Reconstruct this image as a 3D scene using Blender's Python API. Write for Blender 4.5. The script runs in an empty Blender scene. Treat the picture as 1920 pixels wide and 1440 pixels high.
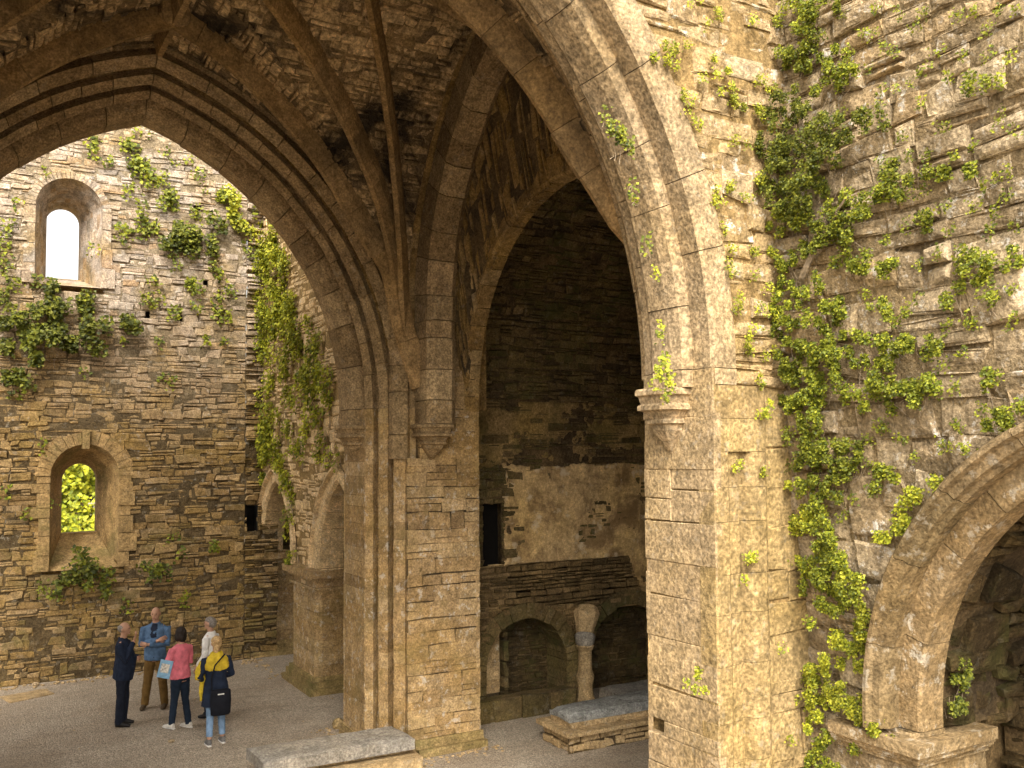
import bpy, bmesh, math, random
from mathutils import Vector, Matrix, noise
random.seed(7)
SC = bpy.context.scene
COL = SC.collection
PI = math.pi
# ------------------------------------------------------------------ helpers
def tag(o, label=None, cat=None, group=None, kind=None):
    if label: o['label'] = label
    if cat: o['category'] = cat
    if group: o['group'] = group
    if kind: o['kind'] = kind
    return o
def thing(name, label, cat, loc=(0, 0, 0), group=None):
    o = bpy.data.objects.new(name, None)
    o.empty_display_size = .2
    COL.objects.link(o)
    o.location = loc
    return tag(o, label, cat, group)
def wloc(p):
    v = Vector((0, 0, 0))
    while p is not None:
        v = v + p.location
        p = p.parent
    return v
class MB:
    """collects polygons, links them as one mesh object"""
    def __init__(s):
        s.v = []; s.f = []; s.m = []
    def add(s, pts, faces, mat=0):
        b = len(s.v)
        s.v.extend([tuple(p) for p in pts])
        for f in faces:
            s.f.append(tuple(b + i for i in f)); s.m.append(mat)
    def quad(s, a, b, c, d, mat=0):
        s.add((a, b, c, d), ((0, 1, 2, 3),), mat)
    def box(s, x0, x1, y0, y1, z0, z1, mat=0, j=0.):
        r = lambda: random.uniform(-j, j) if j else 0.
        p = [(x + r(), y + r(), z + r()) for x in (x0, x1) for y in (y0, y1) for z in (z0, z1)]
        s.add(p, ((0, 1, 3, 2), (4, 6, 7, 5), (0, 4, 5, 1), (2, 3, 7, 6), (0, 2, 6, 4), (1, 5, 7, 3)), mat)
    def build(s, name, mat, parent=None, loc=(0, 0, 0), smooth=False):
        if parent is not None:
            o = wloc(parent)
        else:
            o = Vector(loc)
        me = bpy.data.meshes.new(name)
        me.from_pydata([(x - o.x, y - o.y, z - o.z) for x, y, z in s.v], [], s.f)
        mats = mat if isinstance(mat, (list, tuple)) else [mat]
        for m in mats: me.materials.append(m)
        if len(mats) > 1:
            me.polygons.foreach_set('material_index', s.m)
        if smooth:
            me.polygons.foreach_set('use_smooth', [True] * len(me.polygons))
        me.update()
        ob = bpy.data.objects.new(name, me)
        COL.objects.link(ob)
        if parent is not None: ob.parent = parent
        else: ob.location = loc
        return ob
def tube(mb, pts, n=10, mat=0, cap=True, side=None):
    """pts: (x,y,z,rx,ry); rx along 'side' direction, ry across"""
    P = [Vector(p[:3]) for p in pts]
    base = len(mb.v); rings = []
    for i, p in enumerate(P):
        t = (P[min(i + 1, len(P) - 1)] - P[max(i - 1, 0)]).normalized()
        sd = Vector(side) if side else Vector((1, 0, 0))
        if abs(t.dot(sd)) > .92: sd = Vector((0, 1, 0)) if abs(t.y) < .9 else Vector((0, 0, 1))
        a = (sd - t * sd.dot(t)).normalized(); b = t.cross(a)
        rx = pts[i][3]; ry = pts[i][4] if len(pts[i]) > 4 else rx
        rings.append([p + a * (rx * math.cos(2 * PI * k / n)) + b * (ry * math.sin(2 * PI * k / n)) for k in range(n)])
    vs = [v for r in rings for v in r]
    fs = []
    for i in range(len(rings) - 1):
        for k in range(n):
            fs.append((i * n + k, i * n + (k + 1) % n, (i + 1) * n + (k + 1) % n, (i + 1) * n + k))
    if cap:
        fs.append(tuple(range(n - 1, -1, -1))); fs.append(tuple((len(rings) - 1) * n + k for k in range(n)))
    mb.add(vs, fs, mat)
def ball(mb, c, rx, ry, rz, n=10, m=7, mat=0):
    vs = [(c[0], c[1], c[2] - rz)]
    for i in range(1, m):
        a = -PI / 2 + PI * i / m
        for k in range(n):
            b = 2 * PI * k / n
            vs.append((c[0] + rx * math.cos(a) * math.cos(b), c[1] + ry * math.cos(a) * math.sin(b), c[2] + rz * math.sin(a)))
    vs.append((c[0], c[1], c[2] + rz))
    fs = []
    for k in range(n): fs.append((0, 1 + (k + 1) % n, 1 + k))
    for i in range(m - 2):
        for k in range(n):
            fs.append((1 + i * n + k, 1 + i * n + (k + 1) % n, 1 + (i + 1) * n + (k + 1) % n, 1 + (i + 1) * n + k))
    L = len(vs) - 1
    for k in range(n): fs.append((L, 1 + (m - 2) * n + k, 1 + (m - 2) * n + (k + 1) % n))
    mb.add(vs, fs, mat)
def nz(x, y, z, s=1.): return noise.noise(Vector((x * s, y * s, z * s)))
# ------------------------------------------------------------------ materials
class NT:
    def __init__(s, name):
        s.mat = bpy.data.materials.new(name); s.mat.use_nodes = True
        s.t = s.mat.node_tree; s.n = s.t.nodes; s.l = s.t.links
        s.n.clear()
        s.out = s.n.new('ShaderNodeOutputMaterial')
        s.geo = s.n.new('ShaderNodeNewGeometry')
        s.pos = s.geo.outputs['Position']
        s.rnd = s.geo.outputs['Random Per Island']
    def inp(s, sock, v):
        if isinstance(v, bpy.types.NodeSocket): s.l.new(v, sock)
        elif v is not None:
            sock.default_value = v if not isinstance(v, (tuple, list)) or len(v) != 3 or sock.type != 'RGBA' else (*v, 1)
    def noise(s, scale, detail=4., rough=.55, vec=None, dist=0., sc=None):
        nd = s.n.new('ShaderNodeTexNoise')
        v = vec if vec is not None else s.pos
        if sc is not None:
            mp = s.n.new('ShaderNodeMapping'); mp.inputs['Scale'].default_value = sc
            s.l.new(v, mp.inputs['Vector']); v = mp.outputs['Vector']
        s.l.new(v, nd.inputs['Vector'])
        nd.inputs['Scale'].default_value = scale; nd.inputs['Detail'].default_value = detail
        nd.inputs['Roughness'].default_value = rough; nd.inputs['Distortion'].default_value = dist
        return nd.outputs['Fac']
    def ramp(s, fac, stops, interp='LINEAR'):
        r = s.n.new('ShaderNodeValToRGB'); r.color_ramp.interpolation = interp
        e = r.color_ramp.elements
        while len(e) < len(stops): e.new(.5)
        for i, (p, c) in enumerate(stops):
            e[i].position = p
            e[i].color = (c, c, c, 1) if isinstance(c, (int, float)) else (*c, 1)
        s.l.new(fac, r.inputs['Fac'])
        return r.outputs['Color']
    def mix(s, a, b, fac, mode='MIX'):
        m = s.n.new('ShaderNodeMix'); m.data_type = 'RGBA'; m.blend_type = mode; m.clamp_factor = True
        s.inp(m.inputs[0], fac); s.inp(m.inputs[6], a); s.inp(m.inputs[7], b)
        return m.outputs[2]
    def math(s, op, a, b=None):
        m = s.n.new('ShaderNodeMath'); m.operation = op
        s.inp(m.inputs[0], a)
        if b is not None: s.inp(m.inputs[1], b)
        return m.outputs[0]
    def z(s):
        x = s.n.new('ShaderNodeSeparateXYZ'); s.l.new(s.pos, x.inputs[0]); return x.outputs['Z']
    def bump(s, h, strength, dist=.02, nrm=None):
        b = s.n.new('ShaderNodeBump'); b.inputs['Strength'].default_value = strength; b.inputs['Distance'].default_value = dist
        s.l.new(h, b.inputs['Height'])
        if nrm is not None: s.l.new(nrm, b.inputs['Normal'])
        return b.outputs['Normal']
    def finish(s, color, rough=.9, normal=None, spec=.2, translucent=None):
        p = s.n.new('ShaderNodeBsdfPrincipled')
        s.inp(p.inputs['Base Color'], color); s.inp(p.inputs['Roughness'], rough)
        p.inputs['Specular IOR Level'].default_value = spec
        if normal is not None: s.l.new(normal, p.inputs['Normal'])
        sh = p.outputs[0]
        if translucent is not None:
            t = s.n.new('ShaderNodeBsdfTranslucent'); s.inp(t.inputs['Color'], translucent)
            mx = s.n.new('ShaderNodeMixShader'); mx.inputs[0].default_value = .3
            s.l.new(sh, mx.inputs[1]); s.l.new(t.outputs[0], mx.inputs[2]); sh = mx.outputs[0]
        s.l.new(sh, s.out.inputs['Surface'])
        return s.mat
GAIN = {'arch stone': .80, 'rib stone': .95, 'vault rubble': 1.2, 'pale arch stone': .64, 'ochre pier ashlar': .53, 'grey pier ashlar': .66, 'ochre rubble': .66, 'grey rubble': .84, 'far wall rubble': .92,
        'weathered tomb arch stone': .63, 'pier ashlar': .80, 'arch throat rubble': .85, 'pale mortar': .8, 'old lime plaster': 1.3, 'pale rubble': 1.2, 'shade darkened recess rubble': .6, 'right wall mortar': .8, 'hood stone': .5}
def stone(name, stops, tone=(.45, .30, .13), tone_amt=.5, tone_scale=1.2, lichen=.0, lcol=(.62, .58, .48), lscale=7.,
          pits=.35, speck=.35, soot=0., soot_col=(.02, .02, .02), sscale=.55, moss=0., moss_col=(.10, .11, .03), moss_z=None, zmix=None, bump=.5, fine=38.,
          stretch=None, bands=None, jitter=1.0, lz=None):
    k_ = GAIN.get(name, 1.); hue = (1.0 * k_, .975 * k_, .90 * k_) if name not in ('grey tomb slab', 'blue grey tomb slab') else (k_,) * 3
    tw = lambda c: tuple(a * b for a, b in zip(c, hue))
    stops = [(p, tw(c)) for p, c in stops]; tone = tw(tone); lcol = tuple(a * (.5 + .5 * k_) for a in lcol)
    if zmix is not None: zmix = (*zmix[:3], [(p, tw(c)) for p, c in zmix[3]])
    t = NT(name)
    c = t.ramp(t.rnd, stops)
    if bands is not None:                                    # coursing drawn by stretched noise for uncut rubble
        b = t.noise(bands[0], 5, .6, sc=bands[1])
        c = t.mix(c, t.ramp(b, [(.3, stops[0][1]), (.5, stops[len(stops) // 2][1]), (.7, stops[-1][1])]), .8)
    if zmix is not None:                                     # a second set of stones / lichens higher up the wall
        zz = t.math('ADD', t.z(), t.math('MULTIPLY', t.math('SUBTRACT', t.noise(.6, 3), .5), zmix[2]))
        f = t.n.new('ShaderNodeMapRange'); f.inputs[1].default_value = zmix[0]; f.inputs[2].default_value = zmix[1]
        t.l.new(zz, f.inputs[0])
        c = t.mix(c, t.ramp(t.rnd, zmix[3]), f.outputs[0])
    c = t.mix(c, tone, t.math('MULTIPLY', t.ramp(t.noise(tone_scale, 4), [(.42, 0.), (.66, 1.)]), tone_amt))
    # medium mottling
    c = t.mix(c, t.ramp(t.noise(4.2, 8, .74), [(.28, .42), (.5, .97), (.72, 1.55)]), .8, 'MULTIPLY')
    c = t.mix(c, t.ramp(t.noise(17., 6, .7), [(.28, .45), (.5, 1.), (.72, 1.5)]), .75, 'MULTIPLY')
    c = t.mix(c, t.ramp(t.noise(fine, 3, .6), [(.3, .4), (.5, 1.), (.7, 1.7)]), speck * 1.8, 'MULTIPLY')
    if moss:
        mf = t.ramp(t.noise(1.7, 6, .62), [(.50, 0.), (.64, 1.)])
        if moss_z is not None:
            f = t.n.new('ShaderNodeMapRange'); f.inputs[1].default_value = moss_z[0]; f.inputs[2].default_value = moss_z[1]
            t.l.new(t.z(), f.inputs[0]); mf = t.math('MULTIPLY', mf, f.outputs[0])
        c = t.mix(c, moss_col, t.math('MULTIPLY', mf, moss))
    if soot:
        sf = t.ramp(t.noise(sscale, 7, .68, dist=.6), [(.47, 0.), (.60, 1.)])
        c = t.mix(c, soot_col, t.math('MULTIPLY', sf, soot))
    if lichen:
        lf = t.math('MULTIPLY', t.ramp(t.noise(lscale, 8, .72), [(.56, 0.), (.62, 1.)]), t.ramp(t.noise(1.1, 4), [(.35, .15), (.6, 1.)]))
        if lz is not None:
            f = t.n.new('ShaderNodeMapRange'); f.inputs[1].default_value = lz[0]; f.inputs[2].default_value = lz[1]; f.inputs[3].default_value = .2
            t.l.new(t.z(), f.inputs[0]); lf = t.math('MULTIPLY', lf, f.outputs[0])
        c = t.mix(c, lcol, t.math('MULTIPLY', lf, lichen))
    if pits:
        c = t.mix(c, (.045, .033, .02), t.math('MULTIPLY', t.ramp(t.noise(fine * .8, 4, .6), [(.30, 1.), (.37, 0.)]), pits))
    h = t.math('ADD', t.noise(6., 7, .62), t.math('MULTIPLY', t.noise(fine, 4, .6), .5))
    if bands is not None: h = t.math('ADD', h, t.math('MULTIPLY', t.noise(bands[0] * 1.3, 5, .65, sc=bands[1]), 1.2))
    n = t.bump(h, bump, .045)
    return t.finish(c, .93, n, .12)
def flat(name, col, rough=.8, var=.25, scale=14., bump=.0, spec=.25):
    t = NT(name)
    c = t.mix(col, t.ramp(t.noise(scale, 4), [(.3, 1 - var), (.7, 1 + var)]), 1., 'MULTIPLY')
    n = t.bump(t.noise(scale * 2, 4), bump, .02) if bump else None
    return t.finish(c, rough, n, spec)
def leafmat(name, cols):
    t = NT(name)
    c = t.ramp(t.rnd, cols)
    c = t.mix(c, t.ramp(t.noise(2.2, 3), [(.35, .6), (.65, 1.25)]), .8, 'MULTIPLY')
    return t.finish(c, .55, None, .35, translucent=c)

M = {}
def S(*a): return list(zip([i / (len(a) - 1) for i in range(len(a))], a))
M['far'] = stone('far wall rubble', S((.17, .115, .055), (.32, .22, .11), (.25, .165, .072), (.42, .30, .165), (.23, .17, .10)), tone=(.32, .215, .07), tone_amt=.65,
                 lichen=.75, lcol=(.60, .56, .49), lscale=6., moss=.5, moss_col=(.12, .11, .035), moss_z=(6., 1.), lz=(3., 9.),
                 zmix=(5., 8.5, 3.0, S((.28, .24, .20), (.44, .38, .34), (.52, .43, .36), (.34, .31, .29), (.40, .28, .18))), bump=.7)
M['far_dress'] = stone('far wall dressed stone', S((.24, .17, .085), (.34, .24, .12), (.29, .20, .10)), lichen=.3, lz=(4., 8.), moss=.4, bump=.4)
M['far_mortar'] = stone('far wall mortar', S((.085, .062, .035), (.10, .075, .042)), tone=(.15, .105, .05), tone_amt=.5, lichen=.3, zmix=(5., 8.5, 3., S((.22, .18, .13), (.26, .215, .155))), bump=.8)
M['right_mortar'] = stone('right wall mortar', S((.22, .17, .105), (.26, .20, .125)), tone=(.33, .235, .115), tone_amt=.6, lichen=.5, lcol=(.58, .53, .45), lscale=12., pits=.6, bump=1.)
M['mortar'] = stone('mortar', S((.055, .042, .026), (.07, .05, .03)), tone_amt=.2, bump=.6)
M['mortar_pale'] = stone('pale mortar', S((.26, .185, .09), (.30, .21, .10)), tone_amt=.4, bump=.7)
M['pier'] = stone('pier ashlar', S((.27, .185, .10), (.44, .31, .17), (.36, .245, .125), (.52, .38, .22), (.40, .29, .16)), tone=(.40, .25, .08), tone_amt=.45,
                  lichen=.55, lcol=(.66, .63, .56), lscale=8., bump=.55, moss=.35, moss_col=(.2, .15, .05))
M['arch'] = stone('arch stone', S((.23, .16, .085), (.40, .285, .165), (.29, .20, .105), (.46, .34, .20), (.34, .245, .14)), tone=(.26, .185, .095), tone_amt=.4, lichen=.15, bump=.5, pits=.5, speck=.45)
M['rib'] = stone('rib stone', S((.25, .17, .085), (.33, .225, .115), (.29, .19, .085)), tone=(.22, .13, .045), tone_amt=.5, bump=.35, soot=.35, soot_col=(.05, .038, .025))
M['bright'] = stone('pale arch stone', S((.46, .35, .22), (.52, .40, .26), (.48, .37, .24)), tone=(.46, .33, .17), tone_amt=.5, lichen=.25, lcol=(.64, .58, .46), lscale=22., pits=.55, speck=.5, bump=.5, fine=30.)
M['pier_warm'] = stone('ochre pier ashlar', S((.47, .345, .175), (.54, .40, .205), (.46, .335, .18)), tone=(.54, .38, .145), tone_amt=.6, lichen=.25, lcol=(.70, .63, .48), lscale=9., pits=.45, speck=.45, bump=.55, fine=30.)
M['pier_grey'] = stone('grey pier ashlar', S((.44, .33, .20), (.50, .38, .235), (.46, .34, .205)), tone=(.50, .36, .17), tone_amt=.5, lichen=.25, lscale=14., pits=.5, speck=.45, bump=.5, fine=32.)
M['wall_warm'] = stone('ochre rubble', S((.42, .31, .18), (.53, .40, .25), (.47, .345, .19), (.57, .45, .30)), tone=(.52, .36, .13), tone_amt=.5, lichen=.8, lcol=(.70, .65, .55), lscale=9., pits=.4, bump=.7)
M['right'] = stone('grey rubble', S((.21, .16, .10), (.41, .33, .225), (.29, .225, .145), (.49, .40, .28), (.35, .255, .145)), tone=(.37, .27, .145), tone_amt=.35, lichen=.95, lcol=(.60, .56, .49), lscale=10., pits=.4, bump=.8)
M['right_dress'] = stone('weathered tomb arch stone', S((.38, .28, .16), (.46, .35, .21), (.42, .30, .165)), tone=(.30, .20, .09), tone_amt=.7, tone_scale=2.6, lichen=.85, lcol=(.66, .6, .48), lscale=8., bump=.7, pits=.6)
M['hood'] = stone('hood stone', S((.36, .27, .15), (.46, .35, .21), (.42, .30, .165)), tone=(.30, .21, .09), tone_amt=.6, lichen=.4, lscale=8., bump=.7)
M['recess'] = stone('shade darkened recess rubble', S((.05, .037, .02), (.13, .09, .045), (.08, .06, .03)), tone=(.14, .095, .035), tone_amt=.5, moss=.3, lichen=.12, bump=1.)  # recess shade put into the colour, darker than the open rubble
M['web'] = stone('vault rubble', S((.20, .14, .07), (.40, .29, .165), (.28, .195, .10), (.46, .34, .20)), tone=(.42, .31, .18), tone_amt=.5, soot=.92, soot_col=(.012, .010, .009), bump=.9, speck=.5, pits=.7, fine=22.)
M['web_mortar'] = stone('vault mortar', S((.13, .095, .055), (.18, .13, .08)), soot=.9, soot_col=(.012, .010, .009), bump=1., pits=.8)
M['splay'] = stone('arch throat rubble', S((.13, .085, .035), (.30, .20, .09), (.22, .14, .055), (.36, .26, .135)), tone=(.36, .235, .075), tone_amt=.6, bump=.8, lichen=.1)
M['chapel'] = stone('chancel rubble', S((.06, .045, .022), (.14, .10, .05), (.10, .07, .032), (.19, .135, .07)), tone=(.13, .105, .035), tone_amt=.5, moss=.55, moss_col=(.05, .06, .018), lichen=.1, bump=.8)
M['plaster'] = stone('old lime plaster', S((.36, .26, .14), (.39, .285, .155)), tone=(.42, .29, .115), tone_amt=.7, tone_scale=.8, lichen=.8, lcol=(.50, .41, .28), lscale=2.2, soot=.75, sscale=1.7, soot_col=(.15, .095, .045), moss=.3, moss_col=(.22, .11, .05), bump=.35, pits=.25, speck=.2)
M['plaster_dark'] = stone('stained plaster', S((.22, .155, .07), (.26, .18, .085)), tone=(.24, .165, .05), tone_amt=.6, moss=.6, moss_col=(.10, .085, .03), bump=.5, pits=.3)
M['brickwork'] = stone('thin dark stones', S((.05, .036, .018), (.13, .09, .045), (.09, .062, .03), (.2, .14, .075)), tone_amt=.2, bump=.7)
M['ivywall'] = stone('pale rubble', S((.40, .30, .18), (.50, .38, .24), (.44, .33, .19)), tone=(.46, .33, .17), tone_amt=.5, lichen=.4, bump=.7)
M['slate'] = stone('grey tomb slab', S((.20, .19, .165), (.22, .20, .175)), tone=(.30, .25, .18), tone_amt=.5, lichen=.5, lcol=(.42, .40, .34), lscale=9., bump=.45, pits=.3)
M['lid'] = stone('blue grey tomb slab', S((.20, .205, .195), (.22, .22, .205)), tone=(.26, .25, .22), tone_amt=.4, lichen=.4, lcol=(.40, .40, .36), lscale=8., bump=.6, bands=(3., (.6, 4., 4.)))
M['tombbase'] = stone('tomb chest stone', S((.34, .25, .14), (.42, .31, .18)), tone=(.30, .20, .09), tone_amt=.4, lichen=.2, bump=.5)
M['moss_stone'] = stone('mossy plinth', S((.22, .165, .08), (.32, .235, .115)), tone=(.20, .155, .055), tone_amt=.6, moss=.5, bump=.8)
M['black'] = flat('painted hole shade', (.006, .005, .004), 1.)  # black stands in for the shade deep inside wall holes
M['wood'] = flat('bare ivy stem', (.27, .21, .14), .9, .4, 20., .5)
M['leaf'] = leafmat('creeper leaves', S((.05, .07, .010), (.14, .175, .018), (.24, .27, .022), (.38, .39, .03), (.12, .15, .016)))
M['leaf_dark'] = leafmat('dark creeper leaves', S((.04, .055, .009), (.10, .12, .015), (.17, .19, .02), (.26, .265, .024)))
M['leaf_bright'] = leafmat('bright creeper leaves', S((.10, .13, .014), (.25, .28, .022), (.40, .41, .03), (.54, .52, .05)))
M['leaf_tree'] = leafmat('tree leaves', S((.10, .14, .012), (.26, .30, .02), (.42, .43, .02), (.50, .48, .03)))
def gravel():
    t = NT('gravel')
    big = t.noise(.5, 4); f1 = t.noise(55., 3, .7); f2 = t.noise(140., 2, .6)
    v = t.n.new('ShaderNodeTexVoronoi'); v.inputs['Scale'].default_value = 42.; t.l.new(t.pos, v.inputs['Vector'])
    c = t.ramp(f1, [(.25, (.10, .08, .06)), (.42, (.275, .228, .17)), (.55, (.40, .335, .255)), (.75, (.72, .64, .52))])
    c = t.mix(c, t.ramp(v.outputs['Color'], [(.1, .55), (.6, 1.1), (.95, 1.7)]), .7, 'MULTIPLY')
    c = t.mix(c, (.20, .14, .085), t.math('MULTIPLY', t.ramp(big, [(.45, 0.), (.7, 1.)]), .45))
    # trodden streaks
    c = t.mix(c, t.ramp(t.noise(1.3, 5, .6, sc=(1., 3.5, 1.)), [(.35, .84), (.65, 1.12)]), .6, 'MULTIPLY')
    n = t.bump(t.math('ADD', f1, t.math('MULTIPLY', v.outputs['Distance'], -1.)), .8, .02)
    return t.finish(c, .95, n, .1)
M['gravel'] = gravel()
# ------------------------------------------------------------------ masonry
def subtract(a, b, holes):
    segs = [(a, b)]
    for h0, h1 in holes:
        ns = []
        for s0, s1 in segs:
            if h1 <= s0 or h0 >= s1: ns.append((s0, s1)); continue
            if h0 > s0: ns.append((s0, h0))
            if h1 < s1: ns.append((h1, s1))
        segs = ns
    return [s for s in segs if s[1] - s[0] > .02]
def one_stone(mb, f, ua, ub, va, vb, bev, prot, rough, grid, mat=0, depth=.07):
    du = ub - ua; dv = vb - va
    bev = min(bev, du * .3, dv * .3)
    nx, ny = grid
    seed = random.random() * 100
    jc = min(du, dv) * rough * .9
    cj = [(random.uniform(-jc, jc) * .5, random.uniform(-jc, jc) * .5) for _ in range(4)]
    tu = random.uniform(-1, 1) * rough * .09; tv = random.uniform(-1, 1) * rough * .12
    def pt(a, b, w):
        ou = (cj[0][0] * (1 - a) + cj[1][0] * a) * (1 - b) + (cj[2][0] * (1 - a) + cj[3][0] * a) * b
        ov = (cj[0][1] * (1 - a) + cj[1][1] * a) * (1 - b) + (cj[2][1] * (1 - a) + cj[3][1] * a) * b
        return f(ua + du * a + ou, va + dv * b + ov, w)
    pts = []; fs = []
    # back ring, bevel ring, front grid
    for w in (-depth, prot - bev):
        for a, b in ((0, 0), (1, 0), (1, 1), (0, 1)): pts.append(pt(a, b, w))
    ia = bev / du; ib = bev / dv
    for j in range(ny + 1):
        for i in range(nx + 1):
            a = ia + (1 - 2 * ia) * i / nx; b = ib + (1 - 2 * ib) * j / ny
            w = prot + (a - .5) * du * tu + (b - .5) * dv * tv
            if nx > 1:
                e = 1. if (i in (0, nx) or j in (0, ny)) else 0.
                w += (nz(a * du * 5 + seed, b * dv * 5, seed) * .06 + nz(a * du * 14 + seed, b * dv * 14, seed) * .03) * rough - e * bev * .4
            pts.append(pt(a, b, w))
    g = lambda i, j: 8 + j * (nx + 1) + i
    for k in range(4): fs.append((k, (k + 1) % 4, 4 + (k + 1) % 4, 4 + k))
    bot = [g(i, 0) for i in range(nx + 1)]; rgt = [g(nx, j) for j in range(ny + 1)]
    top = [g(i, ny) for i in range(nx, -1, -1)]; lft = [g(0, j) for j in range(ny, -1, -1)]
    for k, e in enumerate((bot, rgt, top, lft)): fs.append((4 + k, 4 + (k + 1) % 4, *reversed(e)))
    for j in range(ny):
        for i in range(nx): fs.append((g(i, j), g(i + 1, j), g(i + 1, j + 1), g(i, j + 1)))
    mb.add(pts, fs, mat)
def panel(mb, f, u0, u1, v0, v1, rows=(.1, .16), lens=(.2, .6), gap=.012, bev=.012, prot=(-.015, .02), rough=.25, holes=None, grid=(1, 1), split=.2, skip=0., wob=.03, mortar=-.045, res=.5, mamp=0.):
    v = v0
    while v < v1 - .01:
        h = random.uniform(*rows); vt = v + h
        if v1 - vt < rows[0] * .6: vt = v1
        hh = holes((v + vt) / 2, v, vt) if holes else []
        for s0, s1 in subtract(u0, u1, hh):
            if mortar is not None:
                us = [s0] + [k * res for k in range(math.floor(s0 / res) + 1, math.ceil(s1 / res))] + [s1]
                nv = max(1, round((vt - v) / res)) if mamp else 1
                vv = [v + (vt - v) * k / nv for k in range(nv + 1)]
                mw = lambda a, b: mortar + (mamp * (nz(a, b, 3.3, 2.1) + .7 * nz(a, b, 7.7, 6.) + .4 * nz(a, b, 1.2, 15.)) if mamp else 0.)
                for a, b in zip(us[:-1], us[1:]):
                    for c, d in zip(vv[:-1], vv[1:]):
                        mb.quad(f(a, c, mw(a, c)), f(b, c, mw(b, c)), f(b, d, mw(b, d)), f(a, d, mw(a, d)), 1)
            u = s0
            while u < s1 - .005:
                L = random.uniform(*lens)
                ut = u + L
                if s1 - ut < lens[0] * .7: ut = s1
                if random.random() >= skip:
                    dv0 = wob * nz(u, v, 3.1, .9) if v > v0 + .01 else 0
                    if random.random() < split and h > rows[0]:
                        m = v + (vt - v) * random.uniform(.38, .62)
                        for a, b in ((v, m), (m, vt)):
                            one_stone(mb, f, u + gap / 2, ut - gap / 2, a + gap / 2 + dv0, b - gap / 2 + dv0, bev, random.uniform(*prot), rough, grid)
                    else:
                        one_stone(mb, f, u + gap / 2, ut - gap / 2, v + gap / 2 + dv0, vt - gap / 2 + dv0, bev, random.uniform(*prot), rough, grid)
                u = ut
        v = vt
# ------------------------------------------------------------------ pointed and round arches
class Arch:
    def __init__(s, half, rise, zs): s.half = half; s.rise = rise; s.zs = zs
    def rk(s, v=0.):
        h = s.half - v; r = s.rise - v
        R = (h * h + r * r) / (2 * h); return R, R - h
    def pt(s, q, v=0.):
        R, k = s.rk(v); th = q * math.acos(max(-1, min(1, k / R)))
        return R * math.cos(th) - k, s.zs + R * math.sin(th)
    def length(s):
        R, k = s.rk(); return R * math.acos(k / R)
    def zat(s, dx, v=0.):
        R, k = s.rk(v); q = R * R - (abs(dx) + k) ** 2
        return s.zs + math.sqrt(max(q, 0.))
    def xat(s, z, v=0.):
        if z <= s.zs: return s.half - v
        R, k = s.rk(v); q = R * R - (z - s.zs) ** 2
        return math.sqrt(q) - k if q > k * k else -1.
def order(mb, A, poly, place, z0=None, blk=(.35, .6), sides=(1, -1), jit=.010, mat=0, gap=.012, tone=None):
    """voussoirs of one order: poly = [(w, hv)] closed section, hv = half span of that point at the springing"""
    for sd in sides:
        st = []
        if z0 is not None:
            z = z0
            while z < A.zs - .02:
                z2 = min(z + random.uniform(*blk), A.zs)
                if A.zs - z2 < .15: z2 = A.zs
                st.append((z, z2, 'j')); z = z2
        L = A.length(); q = 0.
        while q < 1 - 1e-6:
            q2 = min(q + random.uniform(*blk) / L, 1.)
            if 1 - q2 < .25 / L: q2 = 1.
            st.append((q, q2, 'a')); q = q2
        for a, b, kind in st:
            jv = random.uniform(-jit, jit); jw = random.uniform(-jit, jit)
            n = 1 if kind == 'j' else 4
            rings = []
            for i in range(n + 1):
                q = a + (b - a) * i / n
                g = (gap if i == 0 else -gap if i == n else 0.)
                r = []
                for w, hv in poly:
                    v = A.half - hv + jv
                    if kind == 'j': x, z = hv - jv, q + g * .5
                    else: x, z = A.pt(max(0, min(1, q + g * .5 / L)), v)
                    r.append(place(sd * x, w + jw, z))
                rings.append(r)
            m = len(poly)
            vs = [p for r in rings for p in r]; fs = []
            for i in range(n):
                for k in range(m): fs.append((i * m + k, i * m + (k + 1) % m, (i + 1) * m + (k + 1) % m, (i + 1) * m + k))
            fs.append(tuple(range(m))); fs.append(tuple(n * m + k for k in range(m)))
            mb.add(vs, fs, mat)
def spandrel(mb, A, hv, w0, w1, ztop, place, mat=0, n=24, outer=None):
    """solid masonry over an arch, between its back and a flat top"""
    v = A.half - hv
    for sd in (1, -1):
        P = [A.pt(i / n, v) for i in range(n + 1)]
        if outer: P = [(outer, A.zs)] + P
        for (x0, z0), (x1, z1) in zip(P[:-1], P[1:]):
            p = [place(sd * x, w, z) for x, z in ((x0, z0), (x1, z1), (x1, ztop), (x0, ztop)) for w in (w0, w1)]
            mb.add(p, ((0, 2, 4, 6), (1, 7, 5, 3), (0, 1, 3, 2), (4, 5, 7, 6)), mat)
def jamb(mb, poly, z0, z1, blk=(.2, .34), jit=.005, gap=.004, place=None, cuts=None, mat=0):
    """upright courses of a moulded plan section poly = [(x, y)]; cuts = indices where a course may be divided"""
    z = z0
    while z < z1 - .01:
        z2 = min(z + random.uniform(*blk), z1)
        if z1 - z2 < blk[0] * .6: z2 = z1
        jx = random.uniform(-jit, jit); jy = random.uniform(-jit, jit)
        m = len(poly)
        vs = []
        for zz in (z + gap / 2, z2 - gap / 2):
            for x, y in poly: vs.append((x + jx, y + jy, zz))
        mb.add(vs, [tuple(range(m)), tuple(range(m, 2 * m))] + [(k, (k + 1) % m, m + (k + 1) % m, m + k) for k in range(m)], mat)
        z = z2
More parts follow.
